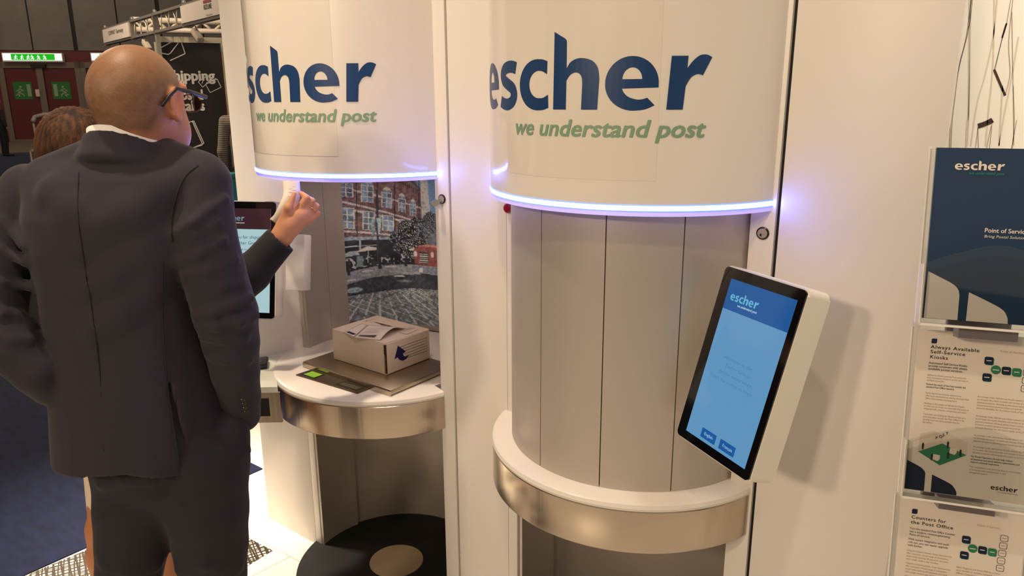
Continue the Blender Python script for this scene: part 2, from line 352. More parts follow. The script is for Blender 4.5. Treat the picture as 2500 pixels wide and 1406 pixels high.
    P([(364, 110), (384, 110), (398, 780), (376, 780)], (54, 52, 60)); P([(372, 355), (412, 350), (405, 480), (385, 520)], (130, 168, 188)); P([(330, 370), (358, 365), (358, 500), (330, 520)], (112, 140, 150), .6)
    P([(-200, 850), (120, 830), (420, 790), (1400, 770), (1400, 900), (-200, 960)], (128, 132, 132), .35)   # pavement
    P([(-200, 960), (100, 945), (330, 900), (560, 880), (1400, 860), (1400, 1010), (680, 1005), (300, 1045), (-200, 1060)], (56, 60, 68), .5)
    fill((((X-185)/70)**2+((Y-1000)/26)**2 < .7+.5*n8), (128, 150, 152), .5); fill((((X-600)/70)**2+((Y-940)/13)**2 < .7+.5*n8), (110, 118, 120), .5)
    for (x, y) in ((300, 835), (490, 805), (560, 895), (160, 905)): fill((((X-x)/50)**2+((Y-y)/10)**2 < .7+.5*n8), (185, 188, 184), .3)
    for x, y in ((140, 860), (400, 825), (620, 805)): P([(x-9, y-95), (x+9, y-95), (x+12, y), (x-14, y)], (46, 46, 52))
    P([(685, 640), (720, 610), (800, 590), (1400, 590), (1400, 800), (760, 790), (690, 770)], (130, 62, 60), .35)           # red engine
    P([(720, 612), (800, 592), (1400, 592), (1400, 612), (790, 618)], (178, 104, 98)); P([(735, 665), (815, 665), (818, 775), (740, 770)], (58, 56, 62))
    for k in range(5): P([(738, 680+k*19), (815, 680+k*19), (815, 688+k*19), (738, 688+k*19)], (170, 172, 176))
    for x in (700, 856): fill(((X-x)/16)**2+((Y-685)/26)**2 < 1, (205, 200, 190), .4)
    P([(800, 560), (850, 490), (1400, 470), (1400, 590), (800, 592)], (92, 96, 100), .4)
    P([(670, 790), (1400, 815), (1400, 905), (670, 845)], (112, 118, 130), .35); P([(740, 860), (1400, 905), (1400, 1010), (800, 920)], (48, 52, 60))
    P([(735, 812), (768, 812), (768, 850), (735, 850)], (200, 205, 205))
    cob = inp([(-200, 1060), (300, 1045), (680, 1008), (1400, 1012), (1400, 1700), (-200, 1700)])
    s = np.clip((Y-1000)/300, .15, 2); j1 = np.abs(((X*.42-(Y-1000)*1.0)/(34*s+18)) % 1-.5) > .43; j2 = np.abs((((Y-1000)*1.0+X*.30)/(30*s+12)) % 1-.5) > .42
    fill(cob, (104, 114, 114), .5); fill(cob & (j1 | j2) & (n3 > .3), (176, 186, 184), .35)
    I *= (.86+.28*n1)[..., None]*np.array([1.38, 1.46, 1.58]); I = .72*I+.28*I.mean(-1, keepdims=True)
    V = np.stack([cx+R*np.cos(np.radians(TH)), cy+R*np.sin(np.radians(TH)), Z], -1).reshape(-1, 3)
    ii = np.arange(nx*nz).reshape(nz, nx); Fc = np.stack([ii[:-1, :-1], ii[1:, :-1], ii[1:, 1:], ii[:-1, 1:]], -1).reshape(-1, 4)[:, ::-1]
    c = np.clip(I/255, 0, 1).reshape(-1, 3); c = np.where(c <= .04045, c/12.92, ((c+.055)/1.055)**2.4)
    return obj('street_picture', V, Fc, mat('printed_photo', (200, 200, 200), .35, attr=True), parent, colors=c)

def make_kiosk(cx, dz, closed, xj, xl, xr, xg, label):
    cy = .107; K = empty('parcel_kiosk', (0, 0, 0)); tag(K, label, 'kiosk', 'round parcel kiosks set in the white wall')
    c = (cx, cy, 0); A0, A1 = -164.4, -15.6
    zl = 1.556+dz
    # face strips and fascia
    box('edge_strip', (xj, 0, 0), (xl, .028, ZT), WHITE, K, .001); box('edge_strip', (xr, 0, 0), (xg, .028, ZT), WHITE, K, .001)
    box('fascia', (xl, .004, zl+.004), (xr, .03, ZT), WHITE, K)
    # white drum, glowing ring and lip under it
    pts = arc(cx, cy, .397, A0, A1, 60); dr = prism('drum', pts, zl+.021, ZT, DRUM, K, True)
    film = revolve('logo_film', [(.3966, zl+.072), (.3976, zl+.072), (.3976, ZT-.05), (.3966, ZT-.05)], c, FILM, dr, 50, -164, -58)
    revolve('led_ring', [(.37, zl+.0085), (.3985, zl+.0085), (.3995, zl+.0135), (.3985, zl+.0185), (.37, zl+.0185)], c, LED, K, 60, A0, A1)
    revolve('led_bloom_rim', [(.37, zl+.006), (.398, zl+.006), (.3988, zl+.0072), (.3985, zl+.0085), (.37, zl+.0085)], c, LED_BLOOM, K, 60, A0, A1)  # dim blue rims imitate the bloom around the LED strip
    revolve('led_bloom_rim', [(.37, zl+.0185), (.3985, zl+.0185), (.3988, zl+.0198), (.398, zl+.021), (.37, zl+.021)], c, LED_BLOOM, K, 60, A0, A1)
    prism('lip', arc(cx, cy, .3965, A0, A1, 60), zl-.004, zl+.006, LIP, K, True)
    prism('niche_ceiling', arc(cx, cy, .352, 0, 360, 64)[:-1], zl-.0045, zl+.003, WHITE, K)
    if not closed: revolve('added_niche_light', [(0, 0), (.045, 0), (.045, .004), (0, .004)], (cx+.02, cy-.02, zl-.0095), NICHE_FILL, K, 24)  # unseen glowing disc, added to brighten the niche
    # lettering on the drum, letter by letter along the arc
    ld = 0.0 if closed else 2.6; lz = 1.774+(0 if closed else .016); u = .1055
    sx = math.radians(1)*.3982
    for ch, a0, w in zip('escher', (-137.3, -119.9, -106.6, -91.6, -74.2, -55.9), (15.9, 11.8, 13.1, 15.6, 15.8, 12.9)):
        V, Fc = shape2d(GL[ch][0]()); V = V.copy(); V[:, 0] -= V[:, 0].min(); V[:, 0] *= w*sx/V[:, 0].max()
        bend('logo_letter', (V, Fc), c, .3982, a0+ld, lz, NAVY, dr, 1, u, 2.0)
    V, Fc = text2d('we understand post', .050, .026, .22, width=65.4*sx); V = V.copy(); V[:, 0] -= V[:, 0].min()
    bend('tagline', (V, Fc), c, .3982, -109.0+ld, 1.7185+(0 if closed else .016), GREEN, dr, 1, 1, 2.0)
    # counter and steel band
    ct = revolve('counter_top', [(.30, .850), (.401, .850), (.4035, .857), (.4005, .866), (.393, .871), (.30, .871)], c, CORIAN, K, 60, A0, A1)
    prism('counter_inlay', arc(cx, cy, .3425, 0, 360, 64)[:-1], .852, .8707, CORIAN, K)
    revolve('steel_band', [(.385, .738), (.400, .738), (.4005, .74), (.4005, .846), (.398, .849), (.385, .849)], c, STEEL, K, 60, A0, A1)
    prism('counter_underside', arc(cx, cy, .386, A0, A1, 40), .74, .745, mat('dark_underside', (80, 72, 64), .6), K)
    # niche under the counter
    ring = lambda R, t, a0, a1, n: arc(cx, cy, R, a0, a1, n)+arc(cx, cy, R+t, a1, a0, n)
    prism('base_shell', ring(.345, .012, 166, -7, 60), .0, .74, SILVER, K, True)
    prism('base_shutter', ring(.334, .008, 198, 165.5, 16), .003, .745, SILVER, K, True)
    revolve('floor_disc', [(0, 0), (.388, 0), (.386, .012), (.382, .015), (0, .015)], c, RUBBER, K, 72)
    revolve('foot_plate', [(0, .015), (.106, .015), (.105, .018), (0, .018)], c, BEIGE, K, 48)
    if closed:
        ed = [-195, -164.3, -134.4, -104.3, -74.7, -45.7, -15.6, 12]
        for i in range(7): prism('door_slat', ring(.337, .008, ed[i]+.22, ed[i+1]-.22, 10), .8715, zl-.003, SILVER, K, True)
        prism('slat_backing', arc(cx, cy, .334, 0, 360, 64)[:-1], .8715, zl-.005, BLACK, K, True)
    else:
        prism('niche_shell', ring(.348, .01, 198, -7, 64), .8715, zl-.003, SILVER, K, True)
        prism('door_slat', ring(.334, .008, 198, 176.2, 10), .8715, zl-.003, SILVER, K, True)
        prism('door_slat', ring(.334, .008, 176, 162.5, 10), .8715, zl-.003, SILVER, K, True)
        street_print(K, cx, cy, .3465)
    return K
KL = make_kiosk(-.34, .008, False, -.705, -.671, .033, .090, 'open round parcel kiosk with a street picture and parcel scale in its niche')
KR = make_kiosk(.68, 0, True, .311, .345, 1.016, 1.072, 'closed round parcel kiosk with silver slatted doors beside the tilted touchscreen')
# emergency button and locks
def lock(x, z, parent, key=False):
    Lk = revolve('lock', [(0, 0), (.0125, 0), (.0125, .003), (.0105, .0045), (.0102, .003), (0, .003)], (0, 0, 0), mat('dark_chrome', (60, 52, 50), .25, .9), parent, 28)
    Lk.rotation_euler = (math.pi/2, 0, 0); Lk.location = (x, 0, z)
    cyl = revolve('lock_cylinder', [(0, .002), (.0100, .002), (.0098, .0046), (0, .0050)], (0, 0, 0), mat('satin_lock', (178, 168, 160), .35, .35), Lk, 28); Lk.scale = (1.15, 1.15, 1.1)
    box('key_slot', (-.0045, -.0055, .0046), (-.001, -.001, .0056), BLACK, Lk)
    if key:
        bm = bmesh.new(); bm_box(bm, (-.001, -.004, .004), (.001, .004, .016), 0); bm_box(bm, (-.0013, -.011, .014), (.0013, .009, .036), .001)
        k = bobj('key', bm, CHROME, Lk); k.rotation_euler = (0, -.5, .9)
lock(1.047, 1.5, KR); lock(.063, 1.501, KL, True)
bt = revolve('emergency_button', [(0, 0), (.011, 0), (.011, .006), (.0135, .008), (.0135, .013), (.010, .016), (0, .017)], (0, 0, 0), RED, KR, 28)
bt.rotation_euler = (math.pi/2, 0, 0); bt.location = (.3235, 0, 1.496)

# built-in scale on the open kiosk
SP = box('scale_plate', (-.506, -.139, .875), (-.057, .16, .8925), STEELP, KL, .0025)
box('scale_lip', (-.506, -.141, .872), (-.057, -.137, .888), STEEL, KL)
SD = prism('scale_display', [(-.458, -.206), (-.160, -.190), (-.158, -.1405), (-.456, -.1395)], .8705, .8745, mat('display_bezel', (96, 82, 68), .35, .6), KL)
prism('display_frame', [(-.447, -.194), (-.374, -.192), (-.374, -.147), (-.447, -.148)], .8745, .8752, mat('display_black', (24, 26, 22), .2), SD)
prism('green_readout', [(-.437, -.189), (-.383, -.188), (-.383, -.152), (-.437, -.153)], .8752, .8756, emis('green_lcd', (150, 190, 40), .9), SD)
prism('display_frame', [(-.276, -.183), (-.175, -.178), (-.175, -.143), (-.276, -.146)], .8745, .8752, mat('display_black', (24, 26, 22), .2), SD)
prism('blank_readout', [(-.268, -.178), (-.183, -.173), (-.183, -.150), (-.268, -.153)], .8752, .8756, mat('blank_lcd', (74, 68, 54), .25), SD)

# side shelf of the open kiosk with its pedestal panel
GLS = mat('frosted_shelf', (222, 226, 210), .2)
shf = prism('side_shelf', [(-.690, -.002), (-.76, -.20), (-.86, -.64), (-.735, -.556), (-.43, -.301), (-.60, -.19)], .846, .866, GLS, KL)
bm = bmesh.new(); prism_bm(bm, [(-.86, -.64), (-.735, -.556), (-.426, -.298), (-.432, -.290), (-.74, -.545), (-.855, -.628)], .738, .846); sb = bobj('shelf_band', bm, STEEL, KL)
d = np.array([.309, .258]); d /= np.linalg.norm(d); n = np.array([d[1], -d[0]]); p0 = np.array([-.600, -.4433]); p1 = np.array([-.455, -.3223])
prism('card_slot', [p0+n*.001, p1+n*.001, p1-n*.006, p0-n*.006], .762, .826, RUBBER, sb)
prism('pedestal_panel', [(-.705, -.001), (-.685, -.001), (-.715, -.095), (-.742, -.175), (-.765, -.17), (-.735, -.09)], .866, 1.20, WHITE, KL)
CR = empty('card_reader', (-.665, -.235, .8665), math.radians(52)); tag(CR, 'small black card reader on the side shelf beside the man in the suit', 'card reader')
box('body', (-.075, -.04, 0), (.05, .04, .022), mat('black_plastic', (20, 19, 21), .4), CR, .006, 3); box('keypad', (-.06, -.03, .0215), (.03, .03, .0235), mat('keypad_grey', (44, 42, 44), .5), CR, .001)

# ------------------------------------------------------------------ touchscreens
CASE = mat('white_casing', (238, 234, 222), .35); GLASS = mat('black_glass', (10, 9, 11), .06, coat=.5)
FR = ((0, 0, 0), (1, 0, 0), (0, 1, 0), (0, 0, 1))
def frame_m(O, ex, ey, n): return Matrix(((ex[0], ey[0], n[0], O[0]), (ex[1], ey[1], n[1], O[1]), (ex[2], ey[2], n[2], O[2]), (0, 0, 0, 1)))
def rrect(x0, y0, x1, y1, r, n=5):
    return ell(x1-r, y1-r, r, r, 0, 90, n)+ell(x0+r, y1-r, r, r, 90, 180, n)+ell(x0+r, y0+r, r, r, 180, 270, n)+ell(x1-r, y0+r, r, r, 270, 360, n)
def monitor(TL, ex, ey, label, bracket):
    ex = np.array(ex)/np.linalg.norm(ex); ey = np.array(ey)-ex*np.dot(ex, ey); ey /= np.linalg.norm(ey); n = np.cross(ex, ey)
    T = empty('touchscreen', mw=frame_m(TL, ex, ey, n)); tag(T, label, 'touchscreen', 'portrait touchscreens mounted beside the kiosks')
    bm = bmesh.new(); prism_bm(bm, rrect(0, -.40, .246, 0, .014), -.062, -.002)
    es = [e for e in bm.edges if abs(e.verts[0].co.z-e.verts[1].co.z) < 1e-6]; bmesh.ops.bevel(bm, geom=es, offset=.004, segments=2, affect='EDGES')
    bobj('casing', bm, CASE, T, True)
    prism('bezel', rrect(.003, -.397, .243, -.003, .011), -.003, .0012, GLASS, T)
    bm = bmesh.new(); bm_box(bm, *bracket, .004); bobj('wall_bracket', bm, CASE, T, True)
    return T
MR = monitor((1.009, -.11, 1.443), (.869, -.495, 0), (.12, .245, .962), 'tilted touchscreen showing a blue welcome page beside the closed kiosk', ((.02, -.27, -.10), (.10, -.13, -.06)))
s = put('screen', rect2d(.031, -.378, .226, -.026), FR, emis('scr_blue', (104, 164, 210), .86), MR, .0016)
h = put('screen_header', rect2d(.031, -.092, .226, -.026), FR, emis('scr_header', (22, 98, 170), .8), s, .0019)
put('screen_logo', LOGO, FR, emis('scr_logo', (110, 190, 226), .9), s, .0022, (.045, -.070), .087/LOGO_W, .0135)
V, Fc = text2d('we understand post', .0075, .02, .2, width=.060); put('screen_tagline', (V, Fc), FR, emis('scr_tag', (190, 225, 240), .9), s, .0022, (.073, -.079))
for i, (t, w, y) in enumerate((('Welcome to the', .088, -.192), ('Escher Group', .074, -.208), ('postal experience', .10, -.224), ('Touch the screen to begin', .135, -.240))):
    V, Fc = text2d(t, .0115, .0, 0, width=w); V = V.copy(); V[:, 0] -= V[:, 0].mean(); put('screen_text', (V, Fc), FR, emis('scr_text', (80, 138, 188), .86), s, .0022, (.128, y))
for x, t, w in ((.079, 'English', .028), (.140, 'Français', .030)):
    bt = put('screen_button', rect2d(x, -.371, x+.048, -.350), FR, emis('scr_btn', (24, 100, 176), .8), s, .0020)
    V, Fc = text2d(t, .0095, .01, 0, width=w); put('button_text', (V, Fc), FR, emis('scr_btxt', (150, 205, 240), .9), s, .0024, (x+.010, -.363))
exl = (math.cos(.514), math.sin(.514), 0); upl = (-.1065, .1885, .976)
TLl = np.array([-.54, -.167, 1.465])-.246*np.array(exl)
ML = monitor(TLl, exl, upl, 'upright touchscreen with a pale thank-you page behind the raised dark sleeve', ((.08, -.302, -.115), (.322, -.108, -.055)))
s = put('screen', rect2d(.031, -.378, .226, -.026), FR, emis('scr_cyan', (186, 222, 226), .85), ML, .0016)
put('screen_header', rect2d(.031, -.096, .226, -.026), FR, emis('scr_maroon', (66, 34, 40), .8), s, .0019)
put('screen_logo', LOGO, FR, emis('scr_logo2', (126, 158, 160), .8), s, .0022, (.050, -.068), .082/LOGO_W, .0135)
V, Fc = text2d('we understand post', .0075, .02, .2, width=.058); put('screen_tagline', (V, Fc), FR, emis('scr_tag2', (225, 228, 226), .8), s, .0022, (.074, -.077))
for t, sz, w, y in (('Thank you for shipping', .0155, .152, -.128), ('with Escher Group!', .0155, .128, -.148), ('Place label on parcel', .010, .088, -.168), ('Put parcel in the', .010, .072, -.181), ('Box.', .010, .018, -.194)):
    V, Fc = text2d(t, sz, .0, 0, width=w); V = V.copy(); V[:, 0] -= (V[:, 0].max()+V[:, 0].min())/2; put('screen_text', (V, Fc), FR, emis('scr_teal', (34, 96, 112), .7), s, .0022, (.128, y))
put('screen_picture', rect2d(.148, -.305, .176, -.262), FR, emis('scr_pic', (30, 24, 36), .5), s, .0022)

# ------------------------------------------------------------------ parcel on the scale
PK = empty('parcel', (-.438, -.057, .8926)); tag(PK, 'white cardboard parcel with a dark blue arrow on the steel scale', 'parcel')
CARD = mat('white_card', (232, 214, 194), .75, bump=(40, .15)); PW, PD, PH = .276, .215, .114
bm = bmesh.new(); bm_box(bm, (0, 0, 0), (PW-.002, PD, PH), .0045, 2)
for v in bm.verts:
    q = v.co; q.z += .0025*math.sin(q.x*31)*math.sin(q.y*23) if q.z > .08 else 0
bobj('carton', bm, CARD, PK, True)
pf = box('end_flap', (PW-.0055, .006, .003), (PW+.0005, PD-.004, PH-.004), CARD, PK, .002)
box('torn_edge', (PW-.007, -.0012, .006), (PW-.0008, .0052, PH-.006), mat('torn_gap', (52, 38, 26), .9), PK)
bm = bmesh.new(); V = []; zz = np.linspace(.0, .075, 9)
for k, z in enumerate(zz): x = PW-.0045+.0014*math.sin(k*2.1); V += [(x, -.0022, z), (x+.0032, -.0022, z)]
obj('frayed_strip', V, [(2*i, 2*i+1, 2*i+3, 2*i+2) for i in range(8)], mat('kraft_core', (176, 140, 100), .9), PK)
FX = ((PW+.0005, .004, 0), (0, 1, 0), (0, 0, 1), (1, 0, 0)); INK = mat('blue_black_ink', (26, 26, 82), .6); LIN_ = mat('thin_ink', (60, 44, 40), .7)
put('arrow_print', poly2d([(.052, .092), (.034, .048), (.048, .051), (.056, .040), (.072, .031), (.090, .034), (.104, .045), (.088, .042), (.078, .046), (.074, .056), (.088, .061)]), FX, INK, pf, .0006)
def line2d(a, b, w):
    a = np.array(a, float); b = np.array(b, float); d = (b-a)/np.linalg.norm(b-a); n = np.array([-d[1], d[0]])*w/2; return np.array([a-n, b-n, b+n, a+n]), [(0, 1, 2, 3)]
def lines2d(L, w): return cat([line2d(a, b, w) for a, b in L])
put('address_lines', lines2d([((.060, .084), (.192, .084)), ((.192, .084), (.192, .034)), ((.192, .034), (.098, .036)), ((.066, .074), (.188, .074)), ((.076, .064), (.188, .064)), ((.080, .054), (.188, .054)), ((.080, .044), (.188, .044))], .0011), FX, LIN_, pf, .0006)
def top_pt(u, v): p = onz(u, v, .8926+PH); return (p[0]+.438, p[1]+.057)
lab = poly2d([top_pt(840, 812.7), top_pt(864, 823.6), top_pt(897, 795.5), top_pt(884, 791)])
FT = ((0, 0, PH+.0012), (1, 0, 0), (0, 1, 0), (0, 0, 1))
l1 = put('address_label', lab, FT, PAPER, PK, .0006); a = np.array(top_pt(849, 811)); b_ = np.array(top_pt(866, 818))
put('barcode', line2d(a, b_, .013), FT, DARKTXT, l1, .0012); put('label_border', lines2d([(top_pt(840, 812.7), top_pt(864, 823.6)), (top_pt(864, 823.6), top_pt(897, 795.5)), (top_pt(897, 795.5), top_pt(884, 791)), (top_pt(884, 791), top_pt(840, 812.7))], .0012), FT, LIN_, l1, .0012)
c0, c1, c2, c3 = [np.array(top_pt(*q)) for q in ((866, 824), (927, 832), (990, 801), (899, 794))]
V = []; n_ = 14
for i in range(n_+1):
    for j in range(n_+1):
        s_, t_ = i/n_, j/n_; p = (c0*(1-s_)+c1*s_)*(1-t_)+(c3*(1-s_)+c2*s_)*t_
        V.append((p[0], p[1], PH+.002+.020*math.sin(math.pi*min(1, t_*1.05))*s_**1.5))
ii = np.arange((n_+1)**2).reshape(n_+1, n_+1); Fq = [(ii[i, j], ii[i+1, j], ii[i+1, j+1], ii[i, j+1]) for i in range(n_) for j in range(n_)]
l2 = obj('shipping_label', V, Fq, PAPER, PK, True); sm = l2.modifiers.new('s', 'SOLIDIFY'); sm.thickness = .0005
def lab_pt(s_, t_):
    p = (c0*(1-s_)+c1*s_)*(1-t_)+(c3*(1-s_)+c2*s_)*t_; return (p[0], p[1], PH+.0036+.020*math.sin(math.pi*min(1, t_*1.05))*s_**1.5)
BARS = random.Random(3); x = .10
while x < .74:
    w = BARS.uniform(.008, .022); obj('barcode_bar', [lab_pt(x, .06), lab_pt(x+w, .06), lab_pt(x+w, .17), lab_pt(x, .17)], [(0, 1, 2, 3)], DARKTXT, l2); x += w+BARS.uniform(.006, .012)
for t_ in (.30, .36, .42, .55, .61): obj('label_line', [lab_pt(.12, t_), lab_pt(.62, t_), lab_pt(.62, t_+.012), lab_pt(.12, t_+.012)], [(0, 1, 2, 3)], GREYTXT, l2)
put('fine_print', lines2d([(top_pt(912+i*6, 786+i*2.2), top_pt(955+i*6, 797+i*2.2)) for i in range(4)], .002), FT, LIN_, PK, .0008)
put('return_box', lines2d([(top_pt(974, 812), top_pt(994, 817)), (top_pt(994, 817), top_pt(1022, 804)), (top_pt(978, 808), top_pt(1004, 800)), (top_pt(984, 810), top_pt(1012, 801))], .0022), FT, LIN_, PK, .0008)
put('handwriting', lines2d([(top_pt(892, 786), top_pt(896, 783)), (top_pt(896, 783), top_pt(904, 783)), (top_pt(904, 783), top_pt(910, 780)), (top_pt(910, 780), top_pt(917, 779))], .0022), FT, LIN_, PK, .0008)

# ------------------------------------------------------------------ leaflet rack
EX = np.array([.943, .333, 0]); EX /= np.linalg.norm(EX); tau = math.radians(13); N0 = np.array([EX[1], -EX[0], 0])
UPL = math.cos(tau)*np.array([0, 0, 1])-math.sin(tau)*N0; NL = np.cross(EX, UPL)
LEAF = [np.array([1.392, -.165, 1.711]), np.array([1.403, -.172, 1.385]), np.array([1.414, -.178, 1.047])]
RK = empty('leaflet_rack', (1.50, -.10, 0)); tag(RK, 'clear acrylic leaflet rack with three tiers on a silver post', 'leaflet rack')
RK.rotation_euler = (0, 0, math.atan2(EX[1], EX[0]))
ALU = mat('silver_post', (150, 142, 146), .35, .7)
box('post', (-.054, .028, .02), (.052, .046, 1.62), ALU, RK, .004); box('base', (-.18, -.16, 0), (.18, .2, .02), ALU, RK, .006)
ACR = acrylic('clear_acrylic'); ACE = mat('acrylic_edge', (240, 236, 226), .15)
for i, O in enumerate(LEAF):
    Ox = O - UPL*.297; hld = empty('holder', mw=frame_m(Ox, EX, UPL, NL)); hld.parent = RK; hld.matrix_parent_inverse = Matrix(); 
    hld.matrix_local = (Matrix.Translation(Vector((1.50, -.10, 0))) @ Matrix.Rotation(math.atan2(EX[1], EX[0]), 4, 'Z')).inverted() @ frame_m(Ox, EX, UPL, NL)
    box('back_plate', (-.008, -.012, -.007), (.218, .31 if i else .296, -.004), ACR, hld)
    top = [(-.008, .094)]+spl([(-.008, .094), (.04, .115), (.105, .132), (.17, .115), (.218, .094)], 6)[1:]
    prism('front_pocket', [(-.008, -.008), (.218, -.008)]+[tuple(p) for p in top[::-1]], .022, .0245, ACR, hld)
    box('ledge', (-.008, -.012, -.004), (.218, -.008, .0245), ACE, hld); 
    for x in (-.0095, .2165): box('side_wall', (x, -.010, -.006), (x+.003, .094, .0245), ACE, hld); box('edge_rail', (x-.001, -.010, -.009), (x+.004, .30, -.004), ACE, hld)
    box('bracket', (.06, -.03, -.040), (.15, -.010, -.006), ALU, hld)
BLUEP = mat('petrol_paper', (24, 56, 88), .35, coat=.3); TEAL = mat('teal_ink', (40, 128, 118), .5); DKNAVY = mat('leaf_navy', (14, 34, 62), .4); LEAFG = mat('leaf_green', (40, 128, 88), .5); TAN = mat('tan_ink', (186, 152, 112), .6)
def leaflet(i, label, m):
    L = empty('leaflet', mw=frame_m(LEAF[i], EX, UPL, NL)); tag(L, label, 'leaflet', 'leaflets in the acrylic rack')
    box('sheet', (0, -.297, -.003), (.21, 0, .004 if i == 0 else .002), m, L); return L
def T(L, s, x, y, size, m, w=None, bold=0, shear=0, space=1., z=.0026, name='lettering'):
    V, Fc = text2d(s, size/1000., bold, shear, width=w/1000. if w else None, space=space); put(name, (V, Fc), FR, m, L, z, (x/1000., y/1000.))
def S(L, p, m, z=.0024, name='print'): put(name, poly2d([(x/1000., y/1000.) for x, y in p]), FR, m, L, z)
L0 = leaflet(0, 'dark blue brochure with white logo in the top tier of the rack', BLUEP)
put('logo', LOGO, FR, PAPER, L0, .0046, (.030, -.0375), .075/LOGO_W, .0108); T(L0, 'we understand post', 52, -45, 7, TEAL, 53, .015, .2, z=.0046)
T(L0, 'Point of Service', 83, -143, 10.5, PAPER, 64, .02, z=.0046); T(L0, 'Bring Postal Solutions to Everyone', 83, -152, 6.6, PAPER, 104, 0, .2, z=.0046)
S(L0, [(2, -296.5), (3, -215)]+[tuple(p) for p in spl([(3, -215), (30, -228), (43, -235), (51, -243), (54, -253)], 4)[1:]]+[(54, -296.5)], PAPER, .0046)
S(L0, [(67, -296.5), (68, -247)]+[tuple(p) for p in spl([(68, -247), (95, -259.5), (114, -269), (124, -277), (129, -288)], 4)[1:]]+[(129.5, -296.5)], PAPER, .0046)
def drop(L, x, y, m, s=5.5):
    S(L, [(x-s, y-s), (x+s*.5, y-s)]+ell(x+s*.4, y-s*.4, s*.6, s*.6, 270, 360, 4)+[(x+s, y+s), (x-s*.4, y+s)]+ell(x-s*.4, y+s*.4, s*.6, s*.6, 90, 180, 4), m)
def tile(L, x, y, m, s=7.):
    S(L, [(a+1, b-1) for a, b in rrect(x-s, y-s, x+s, y+s, 3)], TEAL, .0023); S(L, rrect(x-s, y-s, x+s, y+s, 3), m, .0026); S(L, [(x-4, y-.6), (x+4, y-.6), (x+4, y+.8), (x-4, y+.8)], PAPER, .0029)
def para(L, x, y, lines, m, size, w, lead, bold=0):
    for k, s in enumerate(lines): T(L, s, x, y-k*lead, size, m, min(w, w*len(s)/max(len(q) for q in lines)), bold)
L1 = leaflet(1, 'white leaflet titled Always Available Self-Service Kiosks in the middle tier', PAPER)
drop(L1, 28, -20, DKNAVY, 4.5)
for s_, y, w in (('Always Available', -33.5, 78), ('Self-Service', -42.5, 56), ('Kiosks', -52, 28.5)): T(L1, s_, 23, y, 8.6, DARKTXT, w, .018, 0, 1.15)
para(L1, 22, -62, ['Automated Self-Service Kiosks', 'provide customers with always', 'available postal services.'], DARKTXT, 5.6, 62, 5.4, .01)
para(L1, 21, -84, ['Self-Service Kiosks provide Post customers', 'with convenient access to postal services at', 'multiple locations.'], GREYTXT, 4.2, 66, 4.8)
para(L1, 21, -101, ['Extend the reach of the Post outside the', 'standard Post Office network.'], DARKTXT, 4.6, 63, 5, .012)
para(L1, 21, -117, ['Kiosks improve the consumer experience by', 'offering an alternative to visiting the local Post', 'Office within standard opening hours.'], GREYTXT, 4.2, 70, 5)
para(L1, 20, -136, ['Building on the uptake of Self-Service Kiosks', 'in retail stores, Posts are now offering kiosks in', 'shopping malls, airports, universities and more.'], GREYTXT, 4.2, 72, 5)
para(L1, 20, -156, ['Customers are looking for Postal services at a', 'time and place to suit, the Post Office is no', 'opening hours and more extended than the', 'day before.'], GREYTXT, 4.2, 68, 5)
for (y, k) in ((-114, 5), (-149, 5), (-184, 3), (-205, 3)):
    para(L1, 104, y, ['As strategic hubs, Self-Service Kiosks extend the Post', 'to increase the reach, breadth and variety of services', 'physical presence, allowing postal access across the', 'eCommerce-driven parcel processes and provide', 'network flexibility for the future needs of the Post'][:k], GREYTXT, 4.2, 84, 5.2)
para(L1, 102, -223, ['For Postal Operators, Kiosks help reduce', 'eCommerce and parcel delivery opportunities and', 'improve consumer experience.'], DARKTXT, 4.4, 76, 5, .012)
para(L1, 101, -242, ['The transactions and personal data at every kiosk', 'is automatically transferred to the', 'management system.'], GREYTXT, 4.2, 80, 5)
T(L1, 'Point of Service', 133, -30, 5.5, TAN, 36)
def chart(L, dx, dy, full):
    tile(L, 117+dx, -47+dy, DKNAVY); S(L, ell(129+dx, -62+dy, 8, 8, 0, 340, 20), LEAFG, .0026); S(L, [(124+dx, -63+dy), (134+dx, -63+dy), (134+dx, -61.5+dy), (124+dx, -61.5+dy)], PAPER, .0029)
    tile(L, 145+dx, -62+dy, DKNAVY); tile(L, 161+dx, -63+dy, LEAFG); tile(L, 116+dx, -77+dy, DKNAVY)
    for k in range(5):
        y = -34-k*14.2+dy; r = rrect(172+dx-k*.6, y-6, 185+dx-k*.6, y+6, 3, 3)
        put('print', shape2d([[(a/1000., b/1000.) for a, b in r], [(a/1000., b/1000.) for a, b in rrect(172.8+dx-k*.6, y-5.2, 184.2+dx-k*.6, y+5.2, 2.5, 3)]]), FR, DARKTXT, L, .0026); S(L, [(175+dx-k*.6, y-.4), (182+dx-k*.6, y-.4), (182+dx-k*.6, y+.6), (175+dx-k*.6, y+.6)], GREYTXT, .0026)
chart(L1, 0, 0, False)
